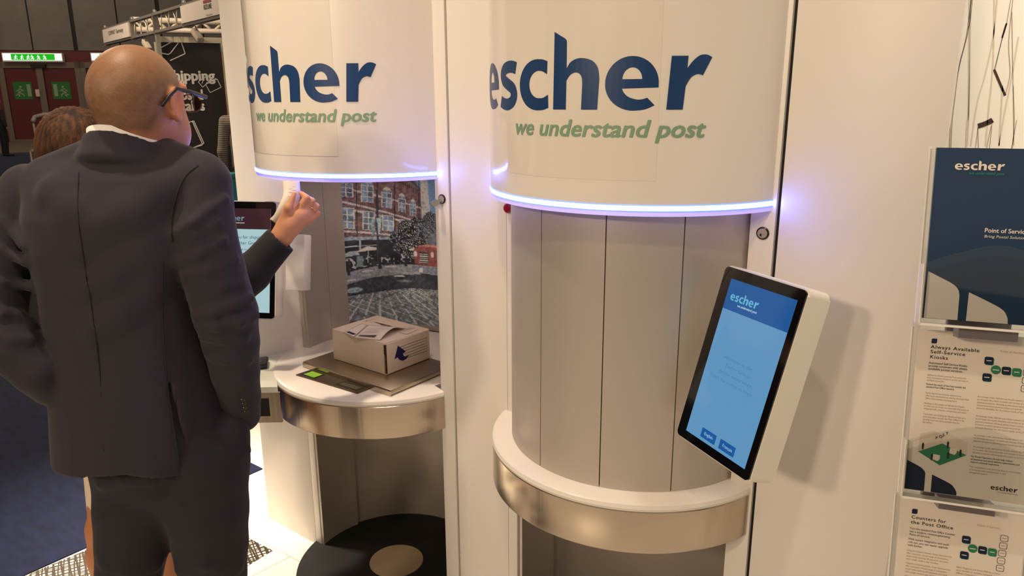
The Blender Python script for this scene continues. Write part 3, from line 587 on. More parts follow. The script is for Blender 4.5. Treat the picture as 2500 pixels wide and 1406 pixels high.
# small isometric post office drawing
S(L1, [(17, -225), (55, -205), (95, -221), (54, -245.5)], LEAFG); S(L1, [(17, -225), (18, -192), (40, -184), (56, -190), (55, -205)], mat('iso_wall', (214, 198, 180), .6), .0026); S(L1, [(55, -205), (56, -190), (66, -186), (94, -198), (95, -221)], mat('iso_wall2', (224, 208, 190), .6), .0026)
for x, y in ((24, -213), (40, -231), (64, -205), (66, -224), (85, -217)): S(L1, [(x-1.5, y-7), (x+1.2, y-7), (x+1.8, y+3), (x, y+6), (x-1.8, y+3)], DARKTXT, .0032)
for x, y in ((46, -231), (72, -216)): S(L1, [(x-5, y-5), (x+4, y-7), (x+7, y-3), (x+7, y+4), (x-4, y+5)], PAPER, .0029)
for s_, x, y in (('P', 43, -198), ('O', 48.5, -195), ('S', 54, -191.5), ('T', 59, -188)): T(L1, s_, x, y, 7, DARKTXT, None, .02, z=.0034)
S(L1, [(.5, -243), (-.0, -296.5), (32, -296.5), (32, -263)]+[tuple(p) for p in spl([(32, -263), (28, -257), (21, -252), (.5, -243)], 4)[1:-1]], DKNAVY)
S(L1, [(43, -264), (43, -296.5), (84.5, -296.5)]+[tuple(p) for p in spl([(84.5, -291), (80, -283), (72, -276), (43, -264)], 4)[:-1]], DKNAVY)
put('logo', LOGO, FR, DARKTXT, L1, .0026, (.137, -.2765), .042/LOGO_W, .0062); T(L1, 'we understand post', 148, -281, 4.2, GREYTXT, 31, 0, .2)
L2 = leaflet(2, 'white leaflet titled Counters for the Post Office in the lowest tier', PAPER)
drop(L2, 26, -23, DKNAVY, 4.8)
for s_, y, w in (('Counters for', -37, 59), ('the Post Office', -47, 72)): T(L2, s_, 21, y, 8.8, DARKTXT, w, .018, 0, 1.15)
para(L2, 20, -58, ['Turn the standard Post Office Counter', 'into a modern, revenue-generating', 'Point of Service.'], DARKTXT, 5.2, 77, 6, .008)
para(L2, 19, -79, ['With system integration and quick', 'roll out, you can easily upgrade', 'with Escher.'], DARKTXT, 5.2, 70, 6, .008)
for y in (-101, -126, -151): para(L2, 18, y, ['Using the Counters solution, Postal Operators can', 'offer customers a broad range of transactions,', 'postal retail, banking, bill payments and more', 'with a single modern user interface.'], GREYTXT, 4.4, 76, 5.6)
for y in (-118, -143): para(L2, 104, y, ['Many Regional and Rural Offices connect', 'with limited or variable network capacity', 'effects. Counters are always available'], GREYTXT, 4.4, 76, 5.6)
T(L2, 'Point of Service', 132, -33, 5.5, TAN, 36); chart(L2, -1, -15, True)

# ------------------------------------------------------------------ white graphic wall behind the rack, with ink line drawing
struct(box('wall_graphic', (1.0, .70, 0), (4.2, .74, 3.2), mat('graphic_white', (244, 240, 228), .4)))
GW = bpy.data.objects['wall_graphic']
def gpt(x, y): p = ony(2200+x/3.347, y/3.347, .70); return np.array([p[0], p[2]])
FG = ((0, .70, 0), (1, 0, 0), (0, 0, 1), (0, -1, 0))
def ink(pts, w, m):
    P = spl([gpt(*p) for p in pts], 5) if len(pts) > 2 else [gpt(*p) for p in pts]
    put('ink_line', cat([line2d(P[i], P[i+1], w) for i in range(len(P)-1)]), FG, m, GW, .001)
PALE = mat('pale_ink', (214, 204, 184), .6); MIDI = mat('mid_ink', (158, 144, 122), .6); DKI = mat('dark_brown_ink', (58, 40, 32), .6)
for p in ([(620, -400), (560, 190), (480, 520), (440, 800), (408, 1190), (396, 2400)], [(610, -400), (545, 230), (470, 560), (425, 820), (395, 1190), (380, 2400)]): ink(p, .0018, MIDI)
for p in ([(560, -400), (556, 300), (550, 900), (530, 1190), (500, 2600)], [(575, -400), (565, 300), (556, 860), (540, 1190)], [(800, -200), (760, 250), (690, 600), (620, 850), (570, 1190)], [(765, -200), (752, 500), (715, 900), (690, 1190)], [(830, 700), (800, 1190)], [(960, 300), (900, 650), (840, 950), (800, 1190)]): ink(p, .003, PALE)
for p in ([(925, -100), (880, 330), (890, 600), (850, 778)], [(905, 100), (915, 700), (922, 1190)], [(862, 195), (830, 300), (800, 420), (762, 568)], [(850, 230), (805, 400), (770, 560)], [(905, -50), (862, 195)], [(630, 1030), (605, 1230)], [(628, 1040), (632, 1230)], [(745, 985), (735, 1100), (720, 1230)], [(735, 1030), (695, 1230)], [(945, 980), (900, 1230)], [(915, 700), (925, 1000), (905, 1230)]): ink(p, .0014, MIDI)
ink([(760, 568), (850, 780)], .0055, DKI); ink([(628, 1030), (690, 1010), (748, 980)], .013, DKI); ink([(862, 190), (825, 310)], .004, DKI)

# ------------------------------------------------------------------ unseen stands across the aisle, added for streaky reflections in the steel bands
OW = struct(box('wall_opposite_added', (-5, -6.3, 0), (7, -6.2, 3.1), mat('opposite_dark', (44, 40, 40), .6)))
rng_ = random.Random(7); x = -4.9
while x < 6.8:
    w = rng_.uniform(.35, .95); cc = rng_.choice([(226, 214, 196), (60, 50, 48), (120, 100, 84), (30, 30, 44), (214, 200, 180), (84, 66, 54)])
    box('wall_panel', (x, -6.2, .02), (x+w-.03, -6.15, rng_.uniform(2.6, 3.05)), mat('opposite_%d_%d_%d' % cc, cc, .6), OW); x += w

# ------------------------------------------------------------------ far hall
class VP:
    """vertical plane through two ground points: local x along it, z up"""
    def __init__(s, A, B, name=None):
        s.A = np.array([A[0], A[1], 0.]); d = np.array([B[0]-A[0], B[1]-A[1], 0.]); s.ex = d/np.linalg.norm(d); s.n = np.array([-s.ex[1], s.ex[0], 0])
        s.rz = math.atan2(s.ex[1], s.ex[0])
    def l(s, u, v):
        d = ray(u, v); t = ((s.A-CAM) @ s.n)/(d @ s.n); P = CAM+t*d; return np.array([(P-s.A) @ s.ex, P[2]])
    def place(s, o): o.location = s.A; o.rotation_euler = (0, 0, s.rz); return o
P0 = onz(28, 346, 0); hdg = math.radians(-50); e_ = np.array([math.cos(hdg), -math.sin(hdg)])
W = VP(P0[:2], P0[:2]+e_)
RP = mat('red_wall', (92, 26, 28), .6, var=(3, (84, 22, 25), (100, 30, 31))); GP = mat('grey_wall_panel', (104, 100, 96), .7, var=(1.5, (99, 95, 91), (109, 105, 101)))
zr = W.l(120, 124)[1]
FWL = struct(W.place(box('wall_far', (-14, .02, 0), (26, .3, 12), BLACK)))
box('red_band', (-14, 0, 0), (26, .05, zr), RP, FWL)
xs = [W.l(u, 60)[0] for u in (-40, 67, 175, 284, 392)]; step = (xs[-1]-xs[0])/4
for k in range(-1, 8):
    x = xs[0]+k*step
    box('wall_panel', (x+.03, -.02, zr+.02), (x+step-(.14 if k % 2 else .03), .04, 11.8), GP, FWL)
GF = mat('grey_steel_frame', (112, 100, 90), .5, .3); RD = mat('red_door', (84, 18, 20), .45); SG = mat('sign_green', (28, 104, 38), .5); SGP = mat('sign_pale', (130, 150, 118), .5)
def running(x, z, s, flip):
    f = -1 if flip else 1; q = lambda p: [(x+f*a*s, z+b_*s) for a, b_ in p]
    return [q([(0, 0), (.12, .02), (.2, .3), (.08, .34)]), q([(.02, .34), (.24, .3), (.3, .72), (.12, .74)]), q(ell(.27, .86, .1, .1, 0, 340, 10)), q([(.28, .66), (.5, .46), (.56, .52), (.3, .72)]), q([(.14, .7), (-.14, .5), (-.1, .44), (.16, .6)]), q([(.1, .32), (-.18, .18), (-.15, .1), (.2, .26)]), q([(.16, .3), (.42, .16), (.4, .02), (.48, .02), (.5, .2), (.22, .4)])]
def far_door(k, uL, uC, uR, vt, label=None):
    xL, zt = W.l(uL, vt); xC = W.l(uC, vt)[0]; xR = W.l(uR, vt)[0]
    D = struct(W.place(empty('door_%d' % k)))
    fr = .22
    box('door_frame', (xL-fr, -.09, 0), (xL, .0, zt+.25), GF, D); box('door_frame', (xR, -.09, 0), (xR+fr, .0, zt+.25), GF, D); box('door_frame', (xL-fr, -.09, zt), (xR+fr, .0, zt+.25), GF, D)
    box('center_post', (xC-.13, -.12, 0), (xC+.13, -.0, zt), GF, D); box('threshold', (xL, -.09, 0), (xR, .0, .1), GF, D)
    for a, b_, fl in ((xL, xC-.13, False), (xC+.13, xR, True)):
        lf = box('door_leaf', (a+.02, -.05, .1), (b_-.02, .0, zt-.02), RD, D); w = b_-a
        z0 = zt-1.0; sg = box('escape_sign', (a+w*.2, -.065, z0-.32), (a+w*.78, -.05, z0+.42), SG, D)
        FS = ((0, -.065, 0), (1, 0, 0), (0, 0, 1), (0, -1, 0)); cx_ = a+w*.49
        dx = -.24*w if fl else .13*w; put('sign_print', cat([rect2d(cx_+dx, z0-.2, cx_+dx+.12*w, z0+.32)]+[poly2d(p) for p in running(cx_+(.16*w if fl else -.17*w), z0-.22, .5, fl)]+[poly2d([(cx_+(.05 if fl else -.05)*w-.1, z0+.02), (cx_+(.05 if fl else -.05)*w+.1, z0+.02), (cx_+(.05 if fl else -.05)*w+.1, z0+.1), (cx_+(.05 if fl else -.05)*w-.1, z0+.1)])]), FS, SGP, sg, .01)
    box('latch', (xC-.25, -.2, zt-1.2), (xC-.1, -.1, zt-.9), mat('pale_metal', (190, 182, 170), .4), D)
    box('closer', (xC-.28, -.2, zt+.02), (xC+.3, -.09, zt+.15), BLACK, D)
    return D
far_door(1, 10, 97, 183, 166); far_door(2, 210, 296, 382, 166)
def exit_sign(u0, u1, v0, v1, label):
    x0, z1 = W.l(u0, v0); x1 = W.l(u1, v0)[0]; z0 = W.l(u0, v1)[1]
    E_ = W.place(empty('exit_sign')); tag(E_, label, 'exit sign', 'lit exit signs above the red doors')
    box('housing', (x0-.03, -.28, z0-.06), (x1+.03, -.02, z1+.03), mat('pale_housing', (200, 196, 186), .5), E_)
    FS = ((0, -.281, 0), (1, 0, 0), (0, 0, 1), (0, -1, 0)); w = x1-x0; hgt = z1-z0
    put('lit_panel', rect2d(x0, z0, x1, z1), FS, emis('sign_white', (235, 255, 235), 1.6), E_, .004)
    put('green_field', rect2d(x0+.14*w, z0+.06*hgt, x1-.12*w, z1-.05*hgt), FS, emis('sign_glow', (10, 190, 20), 1.0), E_, .008)
    put('pictogram', cat([poly2d(p) for k in range(6) for p in running(x0+w*(.2+.105*k), z0+.12*hgt, .72*hgt, k > 2)]), FS, emis('sign_white', (235, 255, 235), 1.6), E_, .012)
exit_sign(12, 155, 131, 148, 'long lit green exit sign above the left red doors'); exit_sign(227, 370, 131, 148, 'lit green exit sign partly hidden by the bald head')

# neighbouring stand: header with signs and lattice, poster panel, truss, spotlights
A = onz(262, 105, 2.5); B = onz(536, 38, 2.5); HB = VP(A[:2], B[:2])
ALF = mat('alu_frame', (150, 142, 134), .35, .7); SIGN = mat('header_sign', (196, 188, 182), .5); WHT = mat('white_truss', (206, 196, 182), .45)
HD = HB.place(empty('stand_header')); tag(HD, 'sloping aluminium stand header with two name boards and open lattice', 'stand header')
zh = HB.l(258, 73)[1]; Lh = HB.l(700, -10)[0]
box('bottom_rail', (0, -.03, 2.475), (Lh, .03, 2.50), ALF, HD); box('top_rail', (0, -.03, zh-.008), (Lh, .03, zh+.016), ALF, HD)
x1, x2, x3, x4 = [HB.l(u, v)[0] for u, v in ((325, 70), (381, 60), (452, 40), (640, 0))]
for x in (0, x1, x2, x3):
    box('upright', (x-.016, -.03, 2.465), (x+.016, .03, zh+.02), ALF, HD); revolve('ball_knob', [(0, zh+.02), (.02, zh+.028), (.02, zh+.05), (0, zh+.058)], (x, 0, 0), CHROME, HD, 12)
s1 = box('name_board', (.02, -.045, 2.498), (x1-.02, -.03, zh-.006), SIGN, HD); s2 = box('name_board', (x3+.02, -.045, 2.498), (x4, -.03, zh-.006), SIGN, HD)
FH = ((0, -.046, 0), (1, 0, 0), (0, 0, 1), (0, -1, 0))
for t_, x_ in (('COMPAKT', .25), ('Germany', .54)): V, Fc = text2d(t_, .07, .01, 0, width=(x1*.26)); put('board_text', (V, Fc), FH, mat('board_grey_ink', (120, 112, 104), .6), s1, .002, (x1*x_, 2.57))
xa, za = HB.l(510, 16); xb = HB.l(529, 10)[0]; w = xb-xa
for t_, x_ in (('RICE', 0), ('LAKE', .53)): V, Fc = text2d(t_, .055, .03, 0, width=w*.46); put('board_text', (V, Fc), FH, mat('board_black', (24, 20, 24), .6), s2, .002, (xa+w*x_, za-.03))
put('board_stripe', rect2d(xa, za+.02, xb, za+.045), FH, mat('board_red', (120, 40, 40), .6), s2, .002)
V, Fc = text2d('Solutions', .03, 0, 0, width=w*.8); put('board_text', (V, Fc), FH, mat('board_grey_ink', (120, 112, 104), .6), s2, .002, (xa+w*.2, za-.09))
for k in range(14):
    x = x1+.1+(x3-x1-.2)*k/13; tube('lattice_bar', [(x, 0, zh-.005), (x+.10*(1 if k % 2 else -.6), .0, 2.5)], .006, WHT, HD, 6)
PA, PB = onz(388, 103, 2.4), onz(536, 106, 2.4); PL = VP(PA[:2], PB[:2]); Wp = PL.l(536, 106)[0]
PO = PL.place(empty('poster_panel')); tag(PO, 'black poster wall with white lettering behind the man in glasses', 'poster')
BP = mat('black_poster', (30, 24, 28), .6); PW_ = mat('poster_white', (246, 242, 238), .6)
box('panel', (0, 0, .05), (Wp, .03, 2.40), BP, PO); box('top_plate', (-.03, -.02, 2.40), (Wp+.04, .03, 2.46), mat('alu_bright', (196, 188, 170), .3, .8), PO)
for x in (-.05, Wp+.01): box('side_post', (x, -.03, 0), (x+.04, .03, 2.40), mat('alu_bright', (196, 188, 170), .3, .8), PO)
FP = ((0, 0, 0), (1, 0, 0), (0, 0, 1), (0, -1, 0))
for s_, uL, uR, v in (('shipping', 410, 526, 196), ('&', 440, 457, 219), ('postal', 428, 497, 243), ('scales', 430, 501, 270)):
    xl_, z_ = PL.l(uL, v); xr_ = PL.l(uR, v)[0]; V, Fc = text2d(s_, .155, .042, 0, width=xr_-xl_); V = V.copy(); V[:, 0] -= V[:, 0].min(); put('poster_text', (V, Fc), FP, PW_, PO, .003, (xl_, z_))
def pline(L, w=.010): put('line_drawing', lines2d([(PL.l(*a), PL.l(*b_)) for a, b_ in L], w), FP, PW_, PO, .003)
pline([((388, 119), (418, 103)), ((388, 128), (410, 133)), ((410, 133), (416, 130)), ((416, 130), (436, 104)), ((443, 104), (452, 131)), ((452, 131), (415, 148))])
pline([((484, 200), (500, 187)), ((500, 187), (509, 200)), ((509, 200), (495, 213)), ((495, 213), (484, 200)), ((502, 206), (530, 193)), ((530, 193), (540, 213)), ((540, 213), (513, 226)), ((513, 226), (502, 206)), ((503, 203), (528, 191)), ((500, 187), (493, 204))], .007)
pline([((440, 305), (473, 295)), ((473, 295), (498, 350)), ((498, 350), (432, 376)), ((470, 297), (494, 351)), ((494, 354), (434, 372))])
TR = VP((PL.A+PL.n*1.6)[:2], (PL.A+PL.n*1.6+PL.ex)[:2])
TB = TR.place(empty('roof_truss')); tag(TB, 'white lattice roof truss above the black poster wall', 'truss')
x0, z0 = TR.l(330, 95); x1_, z1_ = TR.l(560, 78); zt2 = TR.l(560, 55)[1]
for z in (z1_, zt2): tube('chord', [(x0, 0, z), (x1_+1, 0, z)], .035, WHT, TB, 8)
n_ = 16
for k in range(n_): xa_ = x0+(x1_+1-x0)*k/n_; tube('web_bar', [(xa_, 0, z1_ if k % 2 else zt2), (xa_+(x1_+1-x0)/n_, 0, zt2 if k % 2 else z1_)], .018, WHT, TB, 6)
def spot(u, v, label):
    x, z = HB.l(u, v); z = min(z-.02, 2.40); o = empty('spotlight', HB.A+HB.ex*x+np.array([0, 0, z]), HB.rz); tag(o, label, 'spotlight', 'spotlights hung under the stand header')
    tube('stem', [(0, 0, 2.463-z), (0, 0, .01)], .007, ALF, o, 6); b_ = box('lamp_body', (-.06, -.03, -.035), (.13, .03, .02), mat('spot_grey', (170, 160, 148), .4), o, .008); b_.rotation_euler = (0, math.radians(32), 0)
    c_ = box('lamp_face', (-.06, -.027, -.042), (.13, .027, -.035), mat('spot_dark', (60, 48, 44), .5), o); c_.rotation_euler = (0, math.radians(32), 0)
spot(355, 96, 'spotlight nearer the left name board just above the bald head'); spot(478, 72, 'spotlight nearer the white name board above the black poster')
# post standing at the header's middle upright
pp = HB.l(385, 110); st = HB.place(empty('stand_post')); tag(st, 'thin silver post standing left of the black poster', 'post')
box('pole', (x2-.022, -.02, 0), (x2+.022, .02, 2.464), mat('alu_bright', (196, 188, 170), .3, .8), st); box('foot', (x2-.1, -.1, 0), (x2+.1, .1, .015), ALF, st)
# teal counter beyond the kiosk
TA, TBp = onz(500, 436, 1.1), onz(590, 424, 1.1); TP = VP(TA[:2], TBp[:2])
tcn = TP.place(empty('teal_counter')); tag(tcn, 'teal counter seen between the man and the kiosk wall', 'counter'); wt = TP.l(590, 424)[0]
TEALM = mat('teal_laminate', (28, 132, 142), .45); box('front_panel', (0, 0, 0), (wt, .05, 1.08), TEALM, tcn); box('worktop', (-.02, -.03, 1.08), (wt+.02, .5, 1.11), TEALM, tcn); box('side_panel', (0, .05, 0), (.04, .48, 1.08), TEALM, tcn)
# far grey chair
dch = ray(128, 280); tch = 12.0/math.hypot(dch[0], dch[1]); cp = CAM+dch*tch; zc_ = cp[2]; CH = empty('bar_chair', (cp[0], cp[1], 0), math.radians(55)); tag(CH, 'grey high chair with rounded backrest in front of the red doors', 'chair')
GC = mat('chair_grey', (104, 98, 92), .5); f_ = .22
tube('backrest', [(-f_, -.10, zc_-.09), (-f_*.95, -.02, zc_-.03), (-f_*.5, .05, zc_), (f_*.5, .05, zc_), (f_*.95, -.02, zc_-.03), (f_, -.10, zc_-.09)], .030, GC, CH, 8); box('seat', (-f_, -.42, zc_-.48), (f_, .03, zc_-.43), GC, CH, .02)
for x in (-f_, f_): tube('leg', [(x, -.08, zc_-.08), (x, .0, 0)], .014, GC, CH, 6); tube('leg', [(x, -.40, zc_-.45), (x, -.44, 0)], .014, GC, CH, 6)
tube('footrest', [(-f_, -.43, .3), (f_, -.43, .3)], .012, GC, CH, 6)

# ------------------------------------------------------------------ people: smooth distance-field bodies turned into one surface each
class Vol:
    def __init__(s, lo, hi, h):
        s.lo = np.array(lo, float); s.h = h; s.n = np.ceil((np.array(hi)-s.lo)/h).astype(int)+1; s.f = np.full(s.n, .2, np.float32)
    def sub(s, lo, hi):
        a = np.clip(np.floor((np.array(lo)-s.lo)/s.h).astype(int), 0, s.n-1); b = np.clip(np.ceil((np.array(hi)-s.lo)/s.h).astype(int)+1, 1, s.n)
        if np.any(b <= a): return None, None
        g = np.meshgrid(*[s.lo[i]+s.h*np.arange(a[i], b[i]) for i in range(3)], indexing='ij')
        return tuple(slice(a[i], b[i]) for i in range(3)), np.stack(g, -1)
    def comb(s, sl, d, k, op='u'):
        f = s.f[sl]
        if op == 'u':
            if k > 0: hh = np.clip(.5+.5*(f-d)/k, 0, 1); s.f[sl] = f*(1-hh)+d*hh-k*hh*(1-hh)
            else: s.f[sl] = np.minimum(f, d)
        else:
            d = -d
            if k > 0: hh = np.clip(.5-.5*(f-d)/k, 0, 1); s.f[sl] = f*(1-hh)+d*hh+k*hh*(1-hh)
            else: s.f[sl] = np.maximum(f, d)
    def caps(s, a, b, ra, rb, k=.02, op='u'):
        a = np.array(a, float); b = np.array(b, float); m = max(ra, rb)+.05+k
        sl, P = s.sub(np.minimum(a, b)-m, np.maximum(a, b)+m)
        if sl is None: return
        d = b-a; t = np.clip(((P-a) @ d)/(d @ d+1e-12), 0, 1); q = np.linalg.norm(P-a-t[..., None]*d, axis=-1)-(ra+(rb-ra)*t)
        s.comb(sl, q.astype(np.float32), k, op)
    def chain(s, pts, rs, k=.02):
        for i in range(len(pts)-1): s.caps(pts[i], pts[i+1], rs[i], rs[i+1], k)
    def ell(s, c, r, R=None, k=.02, op='u'):
        c = np.array(c, float); r = np.array(r, float); m = r.max()+.05+k; sl, P = s.sub(c-m, c+m)
        if sl is None: return
        q = P-c
        if R is not None: q = q @ R.T
        n = np.linalg.norm(q/r, axis=-1); n2 = np.linalg.norm(q/(r*r), axis=-1)+1e-9
        s.comb(sl, (n*(n-1)/n2).astype(np.float32), k, op)
    def loft(s, zs, cx, cy, a, b, psi, k=.02, ex=2.4):
        zs = np.array(zs); o = np.argsort(zs); zs = zs[o]; cx, cy, a, b = [np.array(v, float)[o] for v in (cx, cy, a, b)]
        m = max(a.max(), b.max())+.06; sl, P = s.sub((cx.min()-m, cy.min()-m, zs[0]-.05), (cx.max()+m, cy.max()+m, zs[-1]+.05))
        Z = P[..., 2]; x = P[..., 0]-np.interp(Z, zs, cx); y = P[..., 1]-np.interp(Z, zs, cy); c_, s_ = math.cos(psi), math.sin(psi)
        lx = x*c_-y*s_; ly = x*s_+y*c_; A = np.interp(Z, zs, a); B = np.interp(Z, zs, b)
        d = ((np.abs(lx)/A)**ex+(np.abs(ly)/B)**ex)**(1/ex); d = (d-1)*np.minimum(A, B)
        d = np.maximum(d, np.maximum(zs[0]-Z, Z-zs[-1])); s.comb(sl, d.astype(np.float32), k)
    def mesh(s):
        f = s.f; sg = f < 0; n = s.n
        idx = -np.ones(n-1, int); cor = [(i, j, k) for i in (0, 1) for j in (0, 1) for k in (0, 1)]
        C8 = np.stack([sg[i:n[0]-1+i, j:n[1]-1+j, k:n[2]-1+k] for i, j, k in cor]); act = C8.any(0) & ~C8.all(0)
        ijk = np.argwhere(act); idx[act] = np.arange(len(ijk)); acc = np.zeros((len(ijk), 3)); cnt = np.zeros(len(ijk))
        for e0 in cor:
            for ax in range(3):
                if e0[ax]: continue
                e1 = list(e0); e1[ax] = 1; p0 = ijk+np.array(e0); p1 = ijk+np.array(e1)
                v0 = f[p0[:, 0], p0[:, 1], p0[:, 2]]; v1 = f[p1[:, 0], p1[:, 1], p1[:, 2]]; m = (v0 < 0) != (v1 < 0); t = v0/(v0-v1+1e-12)
                q = p0+np.zeros(3); q[:, ax] += t; acc[m] += q[m]; cnt[m] += 1
        V = s.lo+s.h*(acc/cnt[:, None]); Fc = []
        for ax in range(3):
            o1, o2 = (ax+1) % 3, (ax+2) % 3
            sl0 = [slice(1, -1)]*3; sl0[ax] = slice(0, -1); sl1 = [slice(1, -1)]*3; sl1[ax] = slice(1, None)
            a = sg[tuple(sl0)]; b = sg[tuple(sl1)]; e = np.argwhere(a != b); 
            if not len(e): continue
            off = np.array([1, 1, 1]); off[ax] = 0; e = e+off; inside = sg[e[:, 0], e[:, 1], e[:, 2]]
            def cell(d1, d2): q = e.copy(); q[:, o1] -= d1; q[:, o2] -= d2; return idx[q[:, 0], q[:, 1], q[:, 2]]
            Q = np.stack([cell(1, 1), cell(0, 1), cell(0, 0), cell(1, 0)], 1); Q[~inside] = Q[~inside][:, ::-1]; Fc.append(Q)
        return V, np.concatenate(Fc)
def smooth_mesh(V, Fc, it=2, lam=.5):
    E_ = np.concatenate([Fc[:, [0, 1]], Fc[:, [1, 2]], Fc[:, [2, 3]], Fc[:, [3, 0]]]); n = len(V)
    for _ in range(it):
        acc = np.zeros_like(V); c = np.zeros(n); np.add.at(acc, E_[:, 0], V[E_[:, 1]]); np.add.at(acc, E_[:, 1], V[E_[:, 0]]); np.add.at(c, E_[:, 0], 1); np.add.at(c, E_[:, 1], 1)
        V = V+lam*(acc/c[:, None]-V)
    return V
def rotz(a): c, s = math.cos(a), math.sin(a); return np.array([[c, s, 0], [-s, c, 0], [0, 0, 1]])
def fnoise(P, seed=0):
    r = np.random.default_rng(seed); o = np.zeros(len(P))
    for k in range(10): d = r.normal(size=3); o += np.sin(P @ d+r.random()*6.28)
    return o/10**.5
class Fig:
    """figure frame: x to the right of the view, y away from the camera, z up"""
    def __init__(s, hd, D):
        h = math.radians(hd); s.g = np.array([math.sin(h), math.cos(h), 0]); s.r = np.array([math.cos(h), -math.sin(h), 0]); s.D = D
        s.base = np.array([CAM[0], CAM[1], 0])+s.g*D; s.rz = math.atan2(s.r[1], s.r[0])
    def p(s, u, v, f=0.):
        d = ray(u, v); t = (s.D+f)/(d @ s.g); q = t*d; return np.array([q @ s.r, f, CAM[2]+q[2]])
    def root(s, label, name='person'):
        o = empty(name, s.base, s.rz); tag(o, label, 'person'); return o
SKIN = mat('skin', (200, 140, 105), .47, attr=True, bump=(420, .16)); 
def lc(c): return np.array(lin(c))

# ---- man in the dark suit, seen from behind
M_ = Fig(-64, 1.83); p = M_.p
MAN = M_.root('bald man in a dark suit and glasses standing with his back to us')
SUIT = mat('charcoal_suit', (40, 36, 48), .85, sheen=.10, bump=(900, .12)); PSI = math.radians(25)
def suit_folds(P):  # soft cloth folds
    return 0
V_ = Vol((-.52, -.26, .82), (.34, .30, 1.80), .0065)
rows = [(366, 262, 392, .060), (380, 212, 420, .074), (394, 150, 455, .088), (408, 105, 490, .100), (428, 72, 508, .112), (460, 52, 512, .122), (520, 46, 500, .132), (600, 58, 492, .134), (700, 90, 484, .128), (790, 101, 486, .124), (880, 106, 497, .128), (980, 115, 512, .138), (1080, 122, 510, .146), (1150, 126, 492, .148)]
zs, cx, cy, aa, bb = [], [], [], [], []
for v, uL, uR, b_ in rows:
    L_ = p(uL, v); R_ = p(uR, v); w = (R_[0]-L_[0])/2; zs.append((L_[2]+R_[2])/2); cx.append((L_[0]+R_[0])/2); cy.append(.0)
    aa.append(math.sqrt(max(w*w-(b_*math.sin(PSI))**2, .0004))/math.cos(PSI)); bb.append(b_)
V_.loft(zs, cx, cy, aa, bb, PSI, 0, 2.3)
# shoulder blades / upper back fullness and shoulder pads
V_.caps(p(120, 432, .06), p(235, 392, .03), .045, .050, .05); V_.caps(p(395, 392, -.02), p(492, 425, -.075), .050, .050, .05)
V_.ell(p(572, 1120, -.08), (.092, .17, .135), None, .006, 'd')           # jacket pushed back by the hand in the pocket
# right sleeve
ra = [p(497, 447, -.085), p(496, 560, -.115), p(520, 660, -.125), p(551, 765, -.125), p(564, 835, -.105), p(574, 905, -.08), p(584, 965, -.05), p(592, 1012, -.03)]
V_.chain(ra, [.060, .067, .067, .069, .062, .055, .049, .043], .007)
# left sleeve, elbow out of frame
la = [p(72, 465, .085), p(18, 590, .08), p(-12, 700, .06), p(-22, 790, .03), p(35, 850, .0), p(95, 905, -.02), p(128, 935, -.01)]
V_.chain(la, [.058, .066, .066, .066, .058, .052, .050], .007)
# cloth folds on the sleeves
def fold(a, b, r, k=.012): V_.caps(a, b, r, r*.4, k)
# long soft drag folds across the back, from the right armhole down to the left
def back_fold(px, r, out, k=.03, V_=None):
    V_ = V_ or globals()['V_']
    P_ = []
    for u, v in px:
        f0 = None
        for f in np.arange(-.26, .1, .002):
            q = p(u, v, f); i = np.round((q-V_.lo)/V_.h).astype(int)
            if np.all(i >= 0) and np.all(i < V_.n) and V_.f[tuple(i)] < 0: f0 = f; break
        if f0 is not None: P_.append(p(u, v, f0+r-out))
    for i in range(len(P_)-1): V_.caps(P_[i], P_[i+1], r, r, k)
for px, r, out in (([(428, 575), (470, 545), (515, 510), (548, 488)], .012, .007), ([(432, 600), (480, 575), (530, 540)], .009, .005), ([(440, 640), (490, 620), (545, 585)], .010, .006), ([(452, 672), (510, 660), (575, 632)], .010, .005), ([(480, 770), (520, 762), (570, 742), (608, 728)], .013, .009), ([(486, 796), (530, 796), (585, 786), (622, 770)], .012, .008), ([(492, 822), (540, 828), (600, 824)], .010, .006), ([(505, 868), (550, 880), (610, 880)], .009, .004), ([(545, 700), (590, 690)], .010, .006),
                   ([(60, 600), (30, 560), (5, 540)], .012, .007), ([(66, 640), (30, 620), (0, 610)], .012, .006), ([(80, 700), (40, 690), (5, 690)], .012, .006), ([(75, 790), (40, 770), (5, 765)], .014, .008), ([(70, 830), (30, 830), (2, 815)], .012, .006)):
    back_fold(px, r, out*1.45, .007)
back_fold([(400, 560), (350, 620), (290, 665), (230, 690)], .03, .006); back_fold([(405, 625), (360, 700), (300, 760), (240, 800)], .03, .006); back_fold([(395, 470), (330, 520), (260, 545)], .035, .005); back_fold([(140, 470), (190, 520), (205, 600)], .03, .004)
# collar of the jacket
nk = p(318, 350, .0); 
def ringpts(c, rx, ry, tilt, psi, n=20, a0=0, a1=360):
    out = []
    for i in range(n+1):
        t = math.radians(a0+(a1-a0)*i/n); x = rx*math.cos(t); y = ry*math.sin(t); z = -tilt*y
        out.append(np.array([c[0]+x*math.cos(psi)+y*math.sin(psi), c[1]-x*math.sin(psi)+y*math.cos(psi), c[2]+z]))
    return out
PH_ = math.radians(38)
cr_ = ringpts(p(320, 370, .005), .083, .085, .52, PH_, 40)
for i in range(len(cr_)-1):
    for dz_, ro_, rr_ in ((0, 0, .005), (-.013, .03, .007), (-.028, .07, .010), (-.044, .14, .014)):
        a_ = cr_[i]-np.array([0, 0, -dz_])+(cr_[i]-nk)*np.array([ro_, ro_, 0]); b_ = cr_[i+1]-np.array([0, 0, -dz_])+(cr_[i+1]-nk)*np.array([ro_, ro_, 0]); V_.caps(a_, b_, rr_, rr_, .008)
